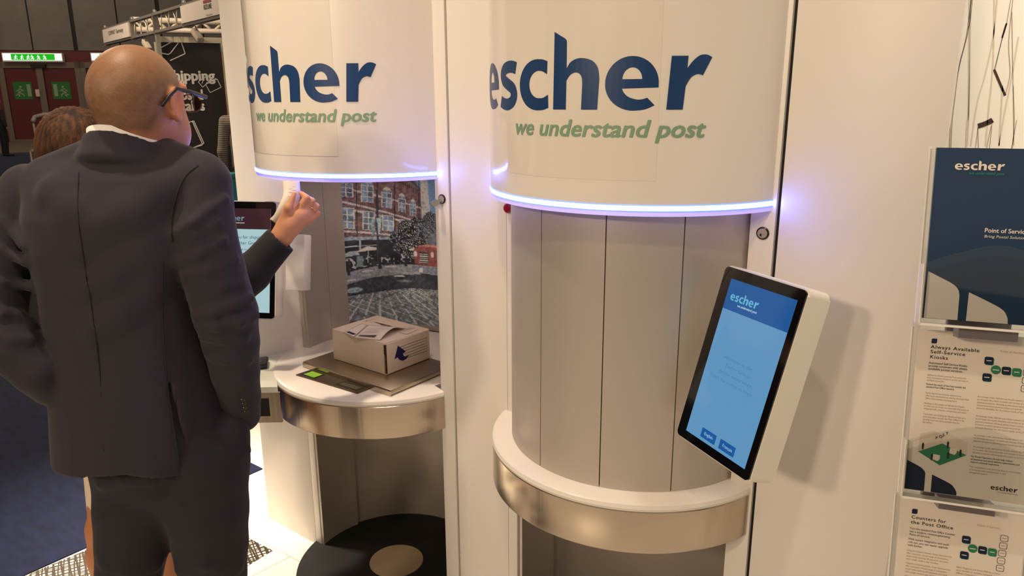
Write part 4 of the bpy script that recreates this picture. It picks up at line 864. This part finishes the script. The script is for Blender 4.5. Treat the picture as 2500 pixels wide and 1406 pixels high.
# centre vent at the back hem, opened
for i in range(40):
    t = i/39; V_.caps(p(409+30*t, 935+225*t, -.20), p(414+50*t, 935+225*t, -.09), .004+.010*t, .003+.006*t, 0, 'd')
# hem follows the photograph: higher on the left
sl, P = V_.sub(V_.lo, V_.lo+V_.h*V_.n); hemz = np.interp(P[..., 0], [p(124, 1098)[0], p(310, 1136)[0], p(438, 1150)[0], p(480, 1149)[0]], [p(124, 1098, .09)[2], p(310, 1136, -.1)[2], p(438, 1150, -.1)[2], p(480, 1149, -.1)[2]])
V_.f[sl] = np.maximum(V_.f[sl], hemz-P[..., 2])
V, Fc = V_.mesh(); V = smooth_mesh(V, Fc, 1)
V = V+0.0010*np.stack([np.zeros(len(V)), fnoise(V*np.array([26, 26, 15]), 3)+.8*fnoise(V*np.array([70, 70, 36]), 5), np.zeros(len(V))], 1)
JK = obj('jacket', V, Fc, SUIT, MAN, True)
# seams: centre back and right armhole as fine dark piping
SEAM = mat('suit_seam', (36, 30, 38), .9)
def surf_line(name, px, foff, r, parent, vol=None, m=None):
    vol = vol or V_
    pts = []
    for u, v in px:
        best = None
        for f in np.arange(-.26, .15, .001):
            q = p(u, v, f); x_ = (q-vol.lo)/vol.h; i = np.floor(x_).astype(int); t_ = x_-i
            if np.all(i >= 0) and np.all(i < vol.n-1):
                c8 = vol.f[i[0]:i[0]+2, i[1]:i[1]+2, i[2]:i[2]+2]; c8 = c8[0]*(1-t_[0])+c8[1]*t_[0]; c8 = c8[0]*(1-t_[1])+c8[1]*t_[1]
                if c8[0]*(1-t_[2])+c8[1]*t_[2] < 0: best = q; break
        if best is not None: pts.append(best+np.array([0, foff, 0]))
    if len(pts) > 2: return tube(name, pts, r, m or SEAM, parent, 6)
surf_line('back_seam', [(200+i*0.9*8, 430+i*20) for i in range(0)] or [tuple(q) for q in spl([(192, 420), (190, 520), (205, 640), (225, 760), (240, 880), (250, 1000), (255, 1100)], 6)], -.001, .0012, JK)
surf_line('side_seam', [tuple(q) for q in spl([(398, 640), (396, 740), (400, 840), (409, 930)], 6)], -.001, .0012, JK)
surf_line('armhole_seam', [tuple(q) for q in spl([(484, 404), (458, 424), (440, 452), (429, 483), (421, 520), (418, 557), (420, 590)], 6)], -.001, .0016, JK)
for k, (u, v) in enumerate(((593, 975), (596, 985), (598, 995), (601, 1004))):
    for f in np.arange(-.2, .05, .002):
        q = p(u, v, f); i = np.round((q-V_.lo)/V_.h).astype(int)
        if V_.f[tuple(i)] < 0: break
    bt = revolve('cuff_button', [(0, -.002), (.0055, -.002), (.0065, .0), (.0055, .0025), (.002, .002), (0, .0015)], (0, 0, 0), mat('suit_button', (46, 40, 40), .3), JK, 14); bt.location = q+np.array([0, -.002, 0]); bt.rotation_euler = (math.pi/2, .2, .5)
# trousers
T_ = Vol((-.36, -.22, .04), (.28, .26, 1.36), .0075)
T_.loft([1.32, p(330, 1000)[2], p(330, 1100)[2], p(330, 1180)[2], p(330, 1250)[2]], [-.045, -.04, -.030, -.010, -.008], [0, 0, 0, 0, 0], [.150, .158, .158, .136, .100], [.108, .115, .125, .115, .075], math.radians(15), 0, 2.3)
pr = [p(505, 1130, -.05), p(508, 1250, -.05), p(515, 1330, -.05), p(521, 1406, -.05)]; z4 = pr[3]; z3 = pr[2]; ddr = (z4-z3)/(z3[2]-z4[2])
kn = z4+ddr*(z4[2]-.52)*.6; kn[2] = .52; an = kn.copy(); an[0] -= .005; an[2] = .09
T_.chain(pr+[kn, an], [.100, .089, .082, .074, .068, .060], .03)
pl_ = [p(316, 1140, .03), p(326, 1250, .03), p(324, 1330, .03), p(315, 1406, .03)]; kl = pl_[3].copy(); kl[0] -= .015; kl[2] = .54; al_ = kl.copy(); al_[0] -= .01; al_[2] = .09
T_.chain(pl_+[kl, al_], [.088, .080, .075, .067, .064, .058], .04)
T_.ell(p(572, 1052, -.055), (.036, .05, .06), None, .025)      # hand in the pocket
for px, r, out in (([(250, 1180), (310, 1165), (370, 1170)], .014, .006), ([(405, 1252), (440, 1225), (480, 1205)], .013, .007), ([(255, 1372), (310, 1388), (380, 1380)], .014, .006), ([(545, 1100), (580, 1112), (603, 1100)], .010, .006), ([(440, 1390), (500, 1375), (580, 1385)], .014, .005)): back_fold(px, r, out, .014, T_)
V, Fc = T_.mesh(); V = smooth_mesh(V, Fc, 2); V = V+.0018*np.stack([np.zeros(len(V)), fnoise(V*np.array([24, 24, 14]), 9), np.zeros(len(V))], 1)
obj('trousers', V, Fc, mat('charcoal_trousers', (30, 26, 36), .85, sheen=.05, bump=(900, .12)), MAN, True)
for q, nm in ((an, 0), (al_, 1)):
    sv = Vol((q[0]-.1, q[1]-.16, 0), (q[0]+.12, q[1]+.24, .14), .008); dirv = np.array([.30, .95])
    sv.caps((q[0]-.02, q[1]-.04, .045), (q[0]+.05, q[1]+.15, .032), .042, .034, .02); sv.caps((q[0], q[1], .06), (q[0], q[1], .10), .045, .045, .02)
    s2_, P = sv.sub(sv.lo, sv.lo+sv.h*sv.n); sv.f[s2_] = np.maximum(sv.f[s2_], .006-P[..., 2]); V, Fc = sv.mesh(); obj('shoe', V, Fc, mat('black_leather', (18, 16, 16), .3), MAN, True)
# body: head, neck and the figure under the clothes, one surface
B_ = Vol((-.34, -.2, .06), (.26, .24, 1.96), .0055)
RH = rotz(math.radians(-40)); hc = p(337, 214, .0); hc[2] = 1.802
HX = np.array([math.cos(math.radians(40)), -math.sin(math.radians(40)), 0]); HY = np.array([math.sin(math.radians(40)), math.cos(math.radians(40)), 0]); HZ = np.array([0, 0, 1.])
R3 = np.stack([HX, HY, HZ])
def hp(x, y, z): return hc+HX*x+HY*y+HZ*z
B_.ell(hp(0, -.006, .018), (.079, .100, .092), R3, 0); B_.ell(hp(0, -.028, .0), (.072, .072, .070), R3, .04); B_.ell(hp(0, .045, -.045), (.062, .058, .078), R3, .03)
B_.ell(hp(0, .062, -.105), (.038, .034, .026), R3, .03); B_.ell(hp(.036, .05, -.075), (.030, .045, .045), R3, .02); B_.ell(hp(-.036, .05, -.075), (.030, .045, .045), R3, .02)
B_.ell(hp(0, .088, .022), (.055, .018, .018), R3, .015); B_.caps(hp(0, .098, .005), hp(0, .118, -.035), .010, .014, .012)       # brow, nose
B_.ell(hp(0, .098, -.068), (.024, .010, .007), R3, .008); B_.ell(hp(0, .096, -.080), (.021, .010, .007), R3, .008)
for sx_ in (-1, 1): B_.ell(hp(sx_*.031, .096, .002), (.016, .012, .010), R3, .008, 'd'); B_.ell(hp(sx_*.031, .088, .002), (.012, .012, .011), R3, .003)
for sx_ in (-1, 1):                                                                       # ears
    ex_ = .080*sx_
    for i in range(9):
        t0, t1 = math.radians(-70+i*32), math.radians(-70+(i+1)*32); e0 = hp(ex_+sx_*.010, .002-.017*math.cos(t0), -.012+.031*math.sin(t0)); e1 = hp(ex_+sx_*.010, .002-.017*math.cos(t1), -.012+.031*math.sin(t1)); B_.caps(e0, e1, .0052, .0052, .004)
    B_.ell(hp(ex_+sx_*.002, .002, -.012), (.010, .018, .030), R3, .006); B_.ell(hp(ex_+sx_*.007, .006, -.043), (.006, .009, .010), R3, .008)
for sx_ in (-1, 1): B_.ell(hp(sx_*.094, .006, -.008), (.006, .009, .017), R3, .003, 'd')
nb = p(318, 385, .005)
B_.caps(hp(-.004, -.014, -.05), nb, .064, .065, .03); B_.caps(nb, nb-np.array([0, 0, .12]), .065, .09, .03)
B_.loft([1.62, 1.5, 1.3, 1.1, .98], [-.03, -.03, -.045, -.045, -.04], [0]*5, [.15, .16, .12, .11, .11], [.08, .10, .08, .08, .08], PSI, .04)
B_.chain(ra+[p(570, 1050, -.015)], [.05, .05, .045, .045, .042, .036, .03, .020, .022], .015); B_.chain(la, [.05, .05, .045, .045, .04, .032, .03], .02)
B_.chain(pr+[kn, an], [.075, .070, .064, .056, .050, .040], .03); B_.chain(pl_+[kl, al_], [.072, .062, .058, .052, .048, .040], .03)
# hands inside the pockets: palm, four fingers and a thumb
def fist(vol, q, sc_=1.):
    vol.ell(q, (.026*sc_, .036*sc_, .042*sc_), None, .015)
    for i in range(4): a_ = q+np.array([(-.018+.012*i), .005, -.03]); vol.caps(a_, a_+np.array([.0, .012, -.045]), .0085, .007, .004)
    vol.caps(q+np.array([-.02, .03, 0]), q+np.array([-.01, .05, -.035]), .010, .008, .006)
fist(B_, p(556, 1080, -.01), .7); fist(B_, p(150, 955, .02))
V, Fc = B_.mesh(); V = smooth_mesh(V, Fc, 1)
q = (V-hc) @ R3.T; stub = np.clip((q[:, 2]+.036-np.clip((q[:, 1]-.0), -.06, .06)*1.0+.006*fnoise(V*90, 2))/.04, 0, 1)*np.clip((.075-q[:, 1]+.3*q[:, 2])/.03, 0, 1)*(q[:, 2] > -.12)
nearear = np.clip(1-np.linalg.norm((q-np.array([.088, 0, -.014]))/np.array([.02, .03, .045]), axis=1), 0, 1); stub *= np.clip(1-3*nearear, 0, 1)
sb_ = np.clip(1-np.linalg.norm((q-np.array([.07, .032, -.03]))/np.array([.03, .014, .04]), axis=1), 0, 1); stub = np.clip(stub+1.2*sb_, 0, 1)
spk = np.clip(.5+.35*fnoise(V*330, 7), 0, 1)
colr = lc((204, 138, 100))[None]*(1-stub[:, None])+stub[:, None]*(lc((128, 92, 66))[None]*(.8+.4*spk[:, None]))
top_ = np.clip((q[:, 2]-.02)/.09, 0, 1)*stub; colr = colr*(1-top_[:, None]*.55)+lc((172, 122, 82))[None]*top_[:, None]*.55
red = np.clip(1-np.linalg.norm((q-np.array([.095, .0, -.012]))/np.array([.03, .03, .05]), axis=1), 0, 1)[:, None]; colr = colr*(1-.5*red)+lc((214, 128, 100))[None]*.5*red
BODY = obj('body', V, Fc, SKIN, MAN, True, colors=colr)
# white shirt collar
ir = ringpts(p(320, 370, .005)+np.array([0, 0, .014]), .0752, .0772, .52, PH_, 48); V = []
for i in ir[:-1]: V += [i+np.array([0, 0, .006]), i+np.array([0, 0, -.03]), i+(i-nk)*np.array([.07, .07, 0])+np.array([0, 0, -.03]), i+(i-nk)*np.array([.05, .05, 0])+np.array([0, 0, .0065])]
n_ = len(ir)-1; Fq = [(4*i+k, 4*((i+1) % n_)+k, 4*((i+1) % n_)+(k+1) % 4, 4*i+(k+1) % 4) for i in range(n_) for k in range(4)]
obj('shirt_collar', V, Fq, mat('white_cotton', (236, 232, 230), .7), MAN, True)
# glasses
GLM = mat('dark_frame', (16, 10, 14), .45); G = empty('glasses'); G.parent = MAN; 
for sx_ in (-1, 1):
    tube('temple', [hp(sx_*.086, -.040, -.016), hp(sx_*.090, -.020, .004), hp(sx_*.093, .002, .019), hp(sx_*.090, .05, .013), hp(sx_*.079, .118, .002)], [.0034, .0040, .0040, .0048, .0054], GLM, G, 8)
    tube('rim', [hp(sx_*(.041+.034*math.cos(t)), .118-.012*abs(math.cos(t)), -.012+.020*math.sin(t)) for t in np.linspace(0, 2*math.pi, 19)[:-1]], .0016, mat('rim_metal', (120, 90, 84), .25, .7), G, 6, True)
    V = [hp(sx_*.041, .118, -.012)]+[hp(sx_*(.041+.034*math.cos(t)), .118-.012*abs(math.cos(t)), -.012+.020*math.sin(t)) for t in np.linspace(0, 2*math.pi, 19)[:-1]]
    ln = obj('lens', V, [(0, 1+i, 1+(i+1) % 18) for i in range(18)], acrylic('lens_glass', (.92, .88, .88)), G); sm = ln.modifiers.new('s', 'SOLIDIFY'); sm.thickness = .0012
tube('bridge', [hp(-.009, .119, -.006), hp(0, .123, -.003), hp(.009, .119, -.006)], .0018, GLM, G, 6)

# ---- woman behind him, reaching out to the receipt
Wm = Fig(-66, 2.28); p = Wm.p
WO = Wm.root('brown-haired person in a dark jacket and white skirt reaching for a receipt')
BLK = mat('black_jacket', (13, 12, 18), .8, sheen=.08, bump=(900, .1)); 
hw = p(196, 374, 0); face = math.radians(12)
WX = np.array([math.cos(face), -math.sin(face), 0]); WY = np.array([math.sin(face), math.cos(face), 0]); RW = np.stack([WX, WY, HZ])
def wp(x, y, z): return hw+WX*x+WY*y+HZ*z
sh = np.array([p(250, 520)[0], .0, hw[2]-.30])       # shoulder centre
el = p(520, 760, -.10); wr0 = p(688, 580, -.13); hz_ = -.13
Bw = Vol((-.40, -.28, .06), (.64, .20, hw[2]+.14), .0042)
Bw.ell(wp(0, -.005, .015), (.073, .092, .085), RW, 0); Bw.ell(wp(0, .042, -.045), (.056, .052, .070), RW, .03); Bw.ell(wp(0, .058, -.095), (.032, .03, .022), RW, .03); Bw.caps(wp(0, .09, .0), wp(0, .108, -.032), .008, .012, .01)
Bw.ell(wp(0, .088, -.064), (.022, .008, .006), RW, .006)
for sx_ in (-1, 1): Bw.ell(wp(sx_*.029, .088, .002), (.014, .01, .009), RW, .006, 'd'); Bw.ell(wp(sx_*.029, .080, .002), (.011, .011, .010), RW, .003); Bw.ell(wp(sx_*.076, .0, -.015), (.008, .015, .028), RW, .008)
Bw.caps(wp(0, -.015, -.07), sh+np.array([0, 0, .06]), .05, .055, .03)
Bw.loft([sh[2]+.03, sh[2]-.1, sh[2]-.35, sh[2]-.55, sh[2]-.7], [sh[0], sh[0], sh[0], sh[0]+.02, sh[0]+.03], [0]*5, [.14, .15, .105, .10, .08], [.075, .1, .08, .08, .07], face, .03)
shr = sh+WX*.16+np.array([0, 0, -.02]); shl = sh-WX*.16+np.array([0, 0, -.02]); ell_ = shl+np.array([-.04, .05, -.28]); wrl = ell_+np.array([.14, .10, -.14])
Bw.chain([shr, el, wr0], [.045, .04, .027], .02); Bw.chain([shl, ell_, wrl], [.042, .038, .026], .02); fist(Bw, wrl+np.array([.05, .03, -.02]), .9)
# right hand: palm, thumb and four curled fingers pinching the paper
def h_(u, v, f=0.): return p(u, v, hz_+f)
Bw.chain([h_(690, 572), h_(704, 552), h_(722, 530)], [.0275, .0285, .028], .02); Bw.caps(h_(712, 545, .004), h_(742, 520, .004), .026, .021, .015); Bw.caps(h_(716, 556), h_(750, 534), .017, .014, .012)
Bw.chain([h_(696, 538, -.006), h_(704, 508, -.014), h_(719, 473, -.008)], [.0150, .0118, .0070], .006)
Bw.chain([h_(728, 514, -.002), h_(749, 483, -.006), h_(734, 471, .014)], [.0125, .0100, .0072], .001)
Bw.chain([h_(739, 521, .0), h_(762, 490, .002), h_(746, 480, .032)], [.0122, .0098, .0072], .001)
Bw.chain([h_(746, 530, .002), h_(773, 503, .006), h_(757, 492, .038)], [.0118, .0095, .0070], .001)
Bw.chain([h_(750, 542, .004), h_(777, 521, .008), h_(762, 509, .038)], [.0108, .0085, .0064], .001)
# legs
Lr = [p(300, 1130, -.02), p(240, 1230, -.02), p(228, 1290, -.02), p(226, 1350, -.02)]
legA = [p(280, 1120, .0), p(264, 1230, .0), p(254, 1290, .0), p(260, 1355, .0), p(266, 1430, .0)]; zA = legA[-1]; aA = zA.copy(); aA[2] = .10
legB = [p(400, 1120, .06), p(395, 1260, .06), p(392, 1330, .06), p(396, 1400, .06), p(402, 1460, .06)]; aB = legB[-1].copy(); aB[2] = .10
Bw.chain(legA+[aA], [.062, .050, .046, .050, .044, .032], .02); Bw.chain(legB+[aB], [.085, .062, .050, .052, .047, .032], .02)
for q in (aA, aB): Bw.caps(q, q+np.array([.06, .12, -.05]), .032, .026, .02)
V, Fc = Bw.mesh(); V = smooth_mesh(V, Fc, 1)
cw = np.tile(lc((206, 144, 108)), (len(V), 1)); lo_ = (V[:, 2] < .95); cw[lo_] = lc((196, 132, 88))
obj('body', V, Fc, mat('skin_w', (200, 140, 105), .5, attr=True), WO, True, colors=cw)
# hair
Hv = Vol(wp(-.22, -.22, -.24)-.08, wp(.2, .2, .2)+.08, .006)
Hv.ell(wp(0, -.020, .022), (.092, .108, .098), RW, 0); Hv.ell(wp(0, -.045, -.060), (.094, .078, .100), RW, .03); Hv.ell(wp(-.05, -.02, -.06), (.045, .07, .10), RW, .03); Hv.ell(wp(.05, -.02, -.06), (.045, .07, .10), RW, .03)
Hv.ell(wp(0, .10, -.06), (.075, .075, .085), RW, .02, 'd')
V, Fc = Hv.mesh(); V = smooth_mesh(V, Fc, 1); q = (V-hw) @ RW.T; ang = np.arctan2(q[:, 0], -q[:, 1]); nrm = q/np.linalg.norm(q, axis=1, keepdims=True) @ RW
str_ = .7*np.sin(ang*46+2.2*np.sin(q[:, 2]*30+ang*7))+.7*np.sin(ang*97+4*np.sin(q[:, 2]*23+ang*5))+.6*fnoise(V*60, 8); V = V+nrm*(.0016*str_)[:, None]
hl = np.clip(.45+.28*str_+.3*fnoise(V*16, 4), 0, 1)*np.clip((q[:, 2]+.06)/.12, .15, 1); ch = lc((36, 19, 12))[None]*(1-hl[:, None])+lc((106, 66, 36))[None]*hl[:, None]
obj('hair', V, Fc, mat('brown_hair', (60, 36, 24), .62, spec=.25, attr=True, bump=(60, .5, (6, 6, 1))), WO, True, colors=ch)
# jacket with wide cuff
Jw = Vol((-.42, -.30, .80), (.62, .25, hw[2]-.1), .0065)
Jw.loft([sh[2]+.045, sh[2], sh[2]-.1, sh[2]-.33, sh[2]-.55], [sh[0]]*5, [0]*5, [.09, .175, .185, .145, .18], [.07, .105, .125, .108, .13], face, .0)
d_ = (wr0-el)/np.linalg.norm(wr0-el); cuff = p(684, 586, -.13)
Jw.chain([shr, el, p(612, 668, -.125), cuff], [.066, .060, .052, .046], .02); Jw.chain([shl, ell_, wrl], [.062, .055, .046], .02)
s2_, P = Jw.sub(cuff-.12, cuff+.12); dd = (P-cuff) @ d_; Jw.f[s2_] = np.maximum(Jw.f[s2_], dd-.004)
Jw.caps(cuff-d_*.01, cuff+d_*.06, .036, .037, 0, 'd')
V, Fc = Jw.mesh(); V = smooth_mesh(V, Fc, 1); V = V+.0016*np.stack([np.zeros(len(V)), fnoise(V*np.array([26, 26, 15]), 13), np.zeros(len(V))], 1); obj('jacket', V, Fc, BLK, WO, True)
Sk = Vol((-.40, -.26, .50), (.32, .26, 1.02), .007); hemz_ = p(228, 1256, 0)[2]
Sk.loft([.98, p(230, 1130)[2], hemz_], [sh[0], (p(200, 1130)[0]+p(428, 1130)[0])/2, (p(211, 1250)[0]+p(424, 1250)[0])/2], [.02, .03, .03], [.145, (p(428, 1130)[0]-p(200, 1130)[0])/2, (p(424, 1250)[0]-p(211, 1250)[0])/2], [.115, .12, .11], math.radians(8), 0, 2.4)
V, Fc = Sk.mesh(); V = smooth_mesh(V, Fc, 2); obj('skirt', V, Fc, mat('cream_skirt', (232, 214, 190), .75, bump=(500, .1)), WO, True)
for q in (aA, aB):
    sv = Vol(q-np.array([.09, .1, .1]), q+np.array([.16, .24, .05]), .007); sv.caps(q+np.array([-.01, -.02, -.03]), q+np.array([.07, .14, -.07]), .036, .030, .02)
    s2_, P = sv.sub(sv.lo, sv.lo+sv.h*sv.n); sv.f[s2_] = np.maximum(np.maximum(sv.f[s2_], .004-P[..., 2]), P[..., 2]-.075); V, Fc = sv.mesh(); obj('shoe', V, Fc, mat('black_leather', (18, 16, 16), .3), WO, True)
rc_ = (h_(751, 521, .004)+h_(765, 508, .007))/2; ax_ = h_(771, 502, .008)-h_(745, 529, .002); ax_ /= np.linalg.norm(ax_); b1 = np.cross(ax_, (0, 1, 0)); b1 /= np.linalg.norm(b1); b2 = np.cross(ax_, b1)
rc_ = h_(745, 529, .002)*.35+h_(771, 502, .008)*.65
tube('finger_ring', [rc_+.0122*(math.cos(t)*b1+math.sin(t)*b2) for t in np.linspace(0, 2*math.pi, 21)[:-1]], .0018, mat('gold', (220, 170, 110), .2, 1.0), WO, 8, True)
# the receipt she pinches
wr = [p(u, v, hz_+f) for u, v, f in ((712, 442, .035), (713, 455, .028), (714, 470, .02), (710, 490, .012), (700, 512, .012), (688, 535, .02), (676, 548, .03))]
wr = spl(wr, 5); RC = empty('receipt', Wm.base, Wm.rz); tag(RC, 'curled white paper receipt pinched between thumb and forefinger', 'receipt')
V = []; hwid = .024
for i, q in enumerate(wr):
    d = wr[min(i+1, len(wr)-1)]-wr[max(i-1, 0)]; n = np.cross(d/np.linalg.norm(d), (0, 1, 0)); n /= np.linalg.norm(n)
    for k in range(5): t = (k-2)/2; V.append(q-n*hwid*t+np.array([0, .006*t*t, 0]))
Fq = [(5*i+k, 5*i+k+1, 5*i+k+6, 5*i+k+5) for i in range(len(wr)-1) for k in range(4)]
ro = obj('paper', V, Fq, PAPER, RC, True); sm = ro.modifiers.new('s', 'SOLIDIFY'); sm.thickness = .0004
for k, i in enumerate((5, 7, 8, 10, 12, 13, 15)):
    a = np.array(V[5*i+2]); b_ = np.array(V[5*i+(3 if k % 2 else 1)]); b_ = a+(b_-a)*.9; u_ = (np.array(V[5*(i+1)+2])-a)*.22; z_ = np.array([0, -.0012, 0])
    obj('printed_line', [a+z_, b_+z_, b_+u_+z_, a+u_+z_], [(0, 1, 2, 3)], GREYTXT, ro)

# ---- bystanders far behind
def bystander(hd, D, x, shirt, legs, label, arm_px=None, rot=0., sc_=1.):
    Fg = Fig(hd, D); o = Fg.root(label); q0 = np.array([x, 0, 0]); h = 1.78*sc_
    def v3(a, b_, c): return q0+np.array([a*math.cos(rot)+b_*math.sin(rot), -a*math.sin(rot)+b_*math.cos(rot), c])*sc_
    Bv = Vol(q0+np.array([-.45, -.35, .02])*sc_, q0+np.array([.45, .35, 1.86])*sc_, .012*sc_)
    Bv.ell(v3(0, 0, 1.66), (.075, .095, .11), None, 0); Bv.caps(v3(0, .01, 1.55), v3(0, 0, 1.45), .05, .055, .03); Bv.caps(v3(0, .09, 1.67), v3(0, .11, 1.63), .01, .013, .01)
    Bv.caps(v3(-.14, 0, 1.38), v3(.14, 0, 1.38), .07, .07, .05); Bv.caps(v3(0, 0, 1.3), v3(0, 0, .95), .12, .12, .05)
    for s_ in (-1, 1):
        Bv.chain([v3(s_*.19, 0, 1.40), v3(s_*.235, .0, 1.12), v3(s_*.235, .05, .90)], [.045, .038, .028], .02); hq = v3(s_*.235, .06, .86); Bv.ell(hq, (.02, .035, .045), None, .015)
        for i in range(4): Bv.caps(hq+np.array([0, -.025+.016*i, -.03]), hq+np.array([0, -.02+.014*i, -.09+.006*abs(i-1)]), .009, .007, .004)
        Bv.caps(hq+np.array([0, .03, .0]), hq+np.array([0, .05, -.05]), .01, .008, .006)
        Bv.chain([v3(s_*.09, 0, .92), v3(s_*.10, .02, .50), v3(s_*.10, -.01, .08)], [.085, .06, .042], .03); Bv.caps(v3(s_*.10, -.02, .05), v3(s_*.11, .13, .04), .035, .03, .02)
    V, Fc = Bv.mesh(); cc = np.tile(lc((196, 136, 104)), (len(V), 1)); cc[V[:, 2] > 1.70*sc_] = lc((60, 44, 34)); obj('body', V, Fc, SKIN, o, True, colors=cc)
    Sv = Vol(q0+np.array([-.45, -.35, .8])*sc_, q0+np.array([.45, .35, 1.56])*sc_, .012*sc_)
    Sv.caps(v3(-.14, 0, 1.38), v3(.14, 0, 1.38), .085, .085, .05); Sv.caps(v3(0, 0, 1.3), v3(0, 0, .96), .145, .15, .05)
    for s_ in (-1, 1): Sv.chain([v3(s_*.19, 0, 1.40), v3(s_*.235, .0, 1.12), v3(s_*.235, .045, .93)], [.062, .055, .046], .02)
    V, Fc = Sv.mesh(); obj('sweater', V, Fc, shirt, o, True)
    Lv = Vol(q0+np.array([-.3, -.25, .05])*sc_, q0+np.array([.3, .25, 1.02])*sc_, .012*sc_); Lv.caps(v3(-.05, 0, .93), v3(.05, 0, .93), .12, .12, .03)
    for s_ in (-1, 1): Lv.chain([v3(s_*.09, 0, .90), v3(s_*.10, .02, .50), v3(s_*.10, -.01, .10)], [.10, .078, .062], .02)
    V, Fc = Lv.mesh(); obj('trousers', V, Fc, legs, o, True)
    for s_ in (-1, 1):
        sv = Vol(v3(s_*.1, 0, 0)-np.array([.15, .2, .0]), v3(s_*.1, 0, 0)+np.array([.2, .3, .16]), .012); sv.caps(v3(s_*.10, -.03, .045), v3(s_*.115, .16, .035), .048, .040, .02); V, Fc = sv.mesh(); obj('shoe', V, Fc, mat('dark_trainer', (46, 40, 38), .6), o, True)
    return o
KNIT = mat('striped_grey_knit', (120, 112, 104), .9); nt = KNIT.node_tree; w_ = nt.nodes.new('ShaderNodeTexWave'); w_.bands_direction = 'Z'; w_.inputs['Scale'].default_value = 14; w_.inputs['Distortion'].default_value = 1.5
tcn_ = nt.nodes.new('ShaderNodeTexCoord'); nt.links.new(tcn_.outputs['Object'], w_.inputs[0]); rp = nt.nodes.new('ShaderNodeValToRGB'); rp.color_ramp.elements[0].color = (*lin((84, 76, 70)), 1); rp.color_ramp.elements[1].color = (*lin((146, 136, 126)), 1); nt.links.new(w_.outputs[0], rp.inputs[0]); nt.links.new(rp.outputs[0], nt.nodes['Principled BSDF'].inputs['Base Color'])
DKJ = mat('dark_jeans', (26, 24, 34), .8); DKT = mat('dark_grey_top', (56, 48, 50), .85)
bystander(-56.9, 8.6, .0, KNIT, DKJ, 'person in a striped grey sweater standing beside the black poster', rot=0, sc_=1.12)
bystander(-71.4, 30.0, -.10, DKT, DKJ, 'person in dark clothes at the far left edge near the red doors', rot=1.2, sc_=1.05)
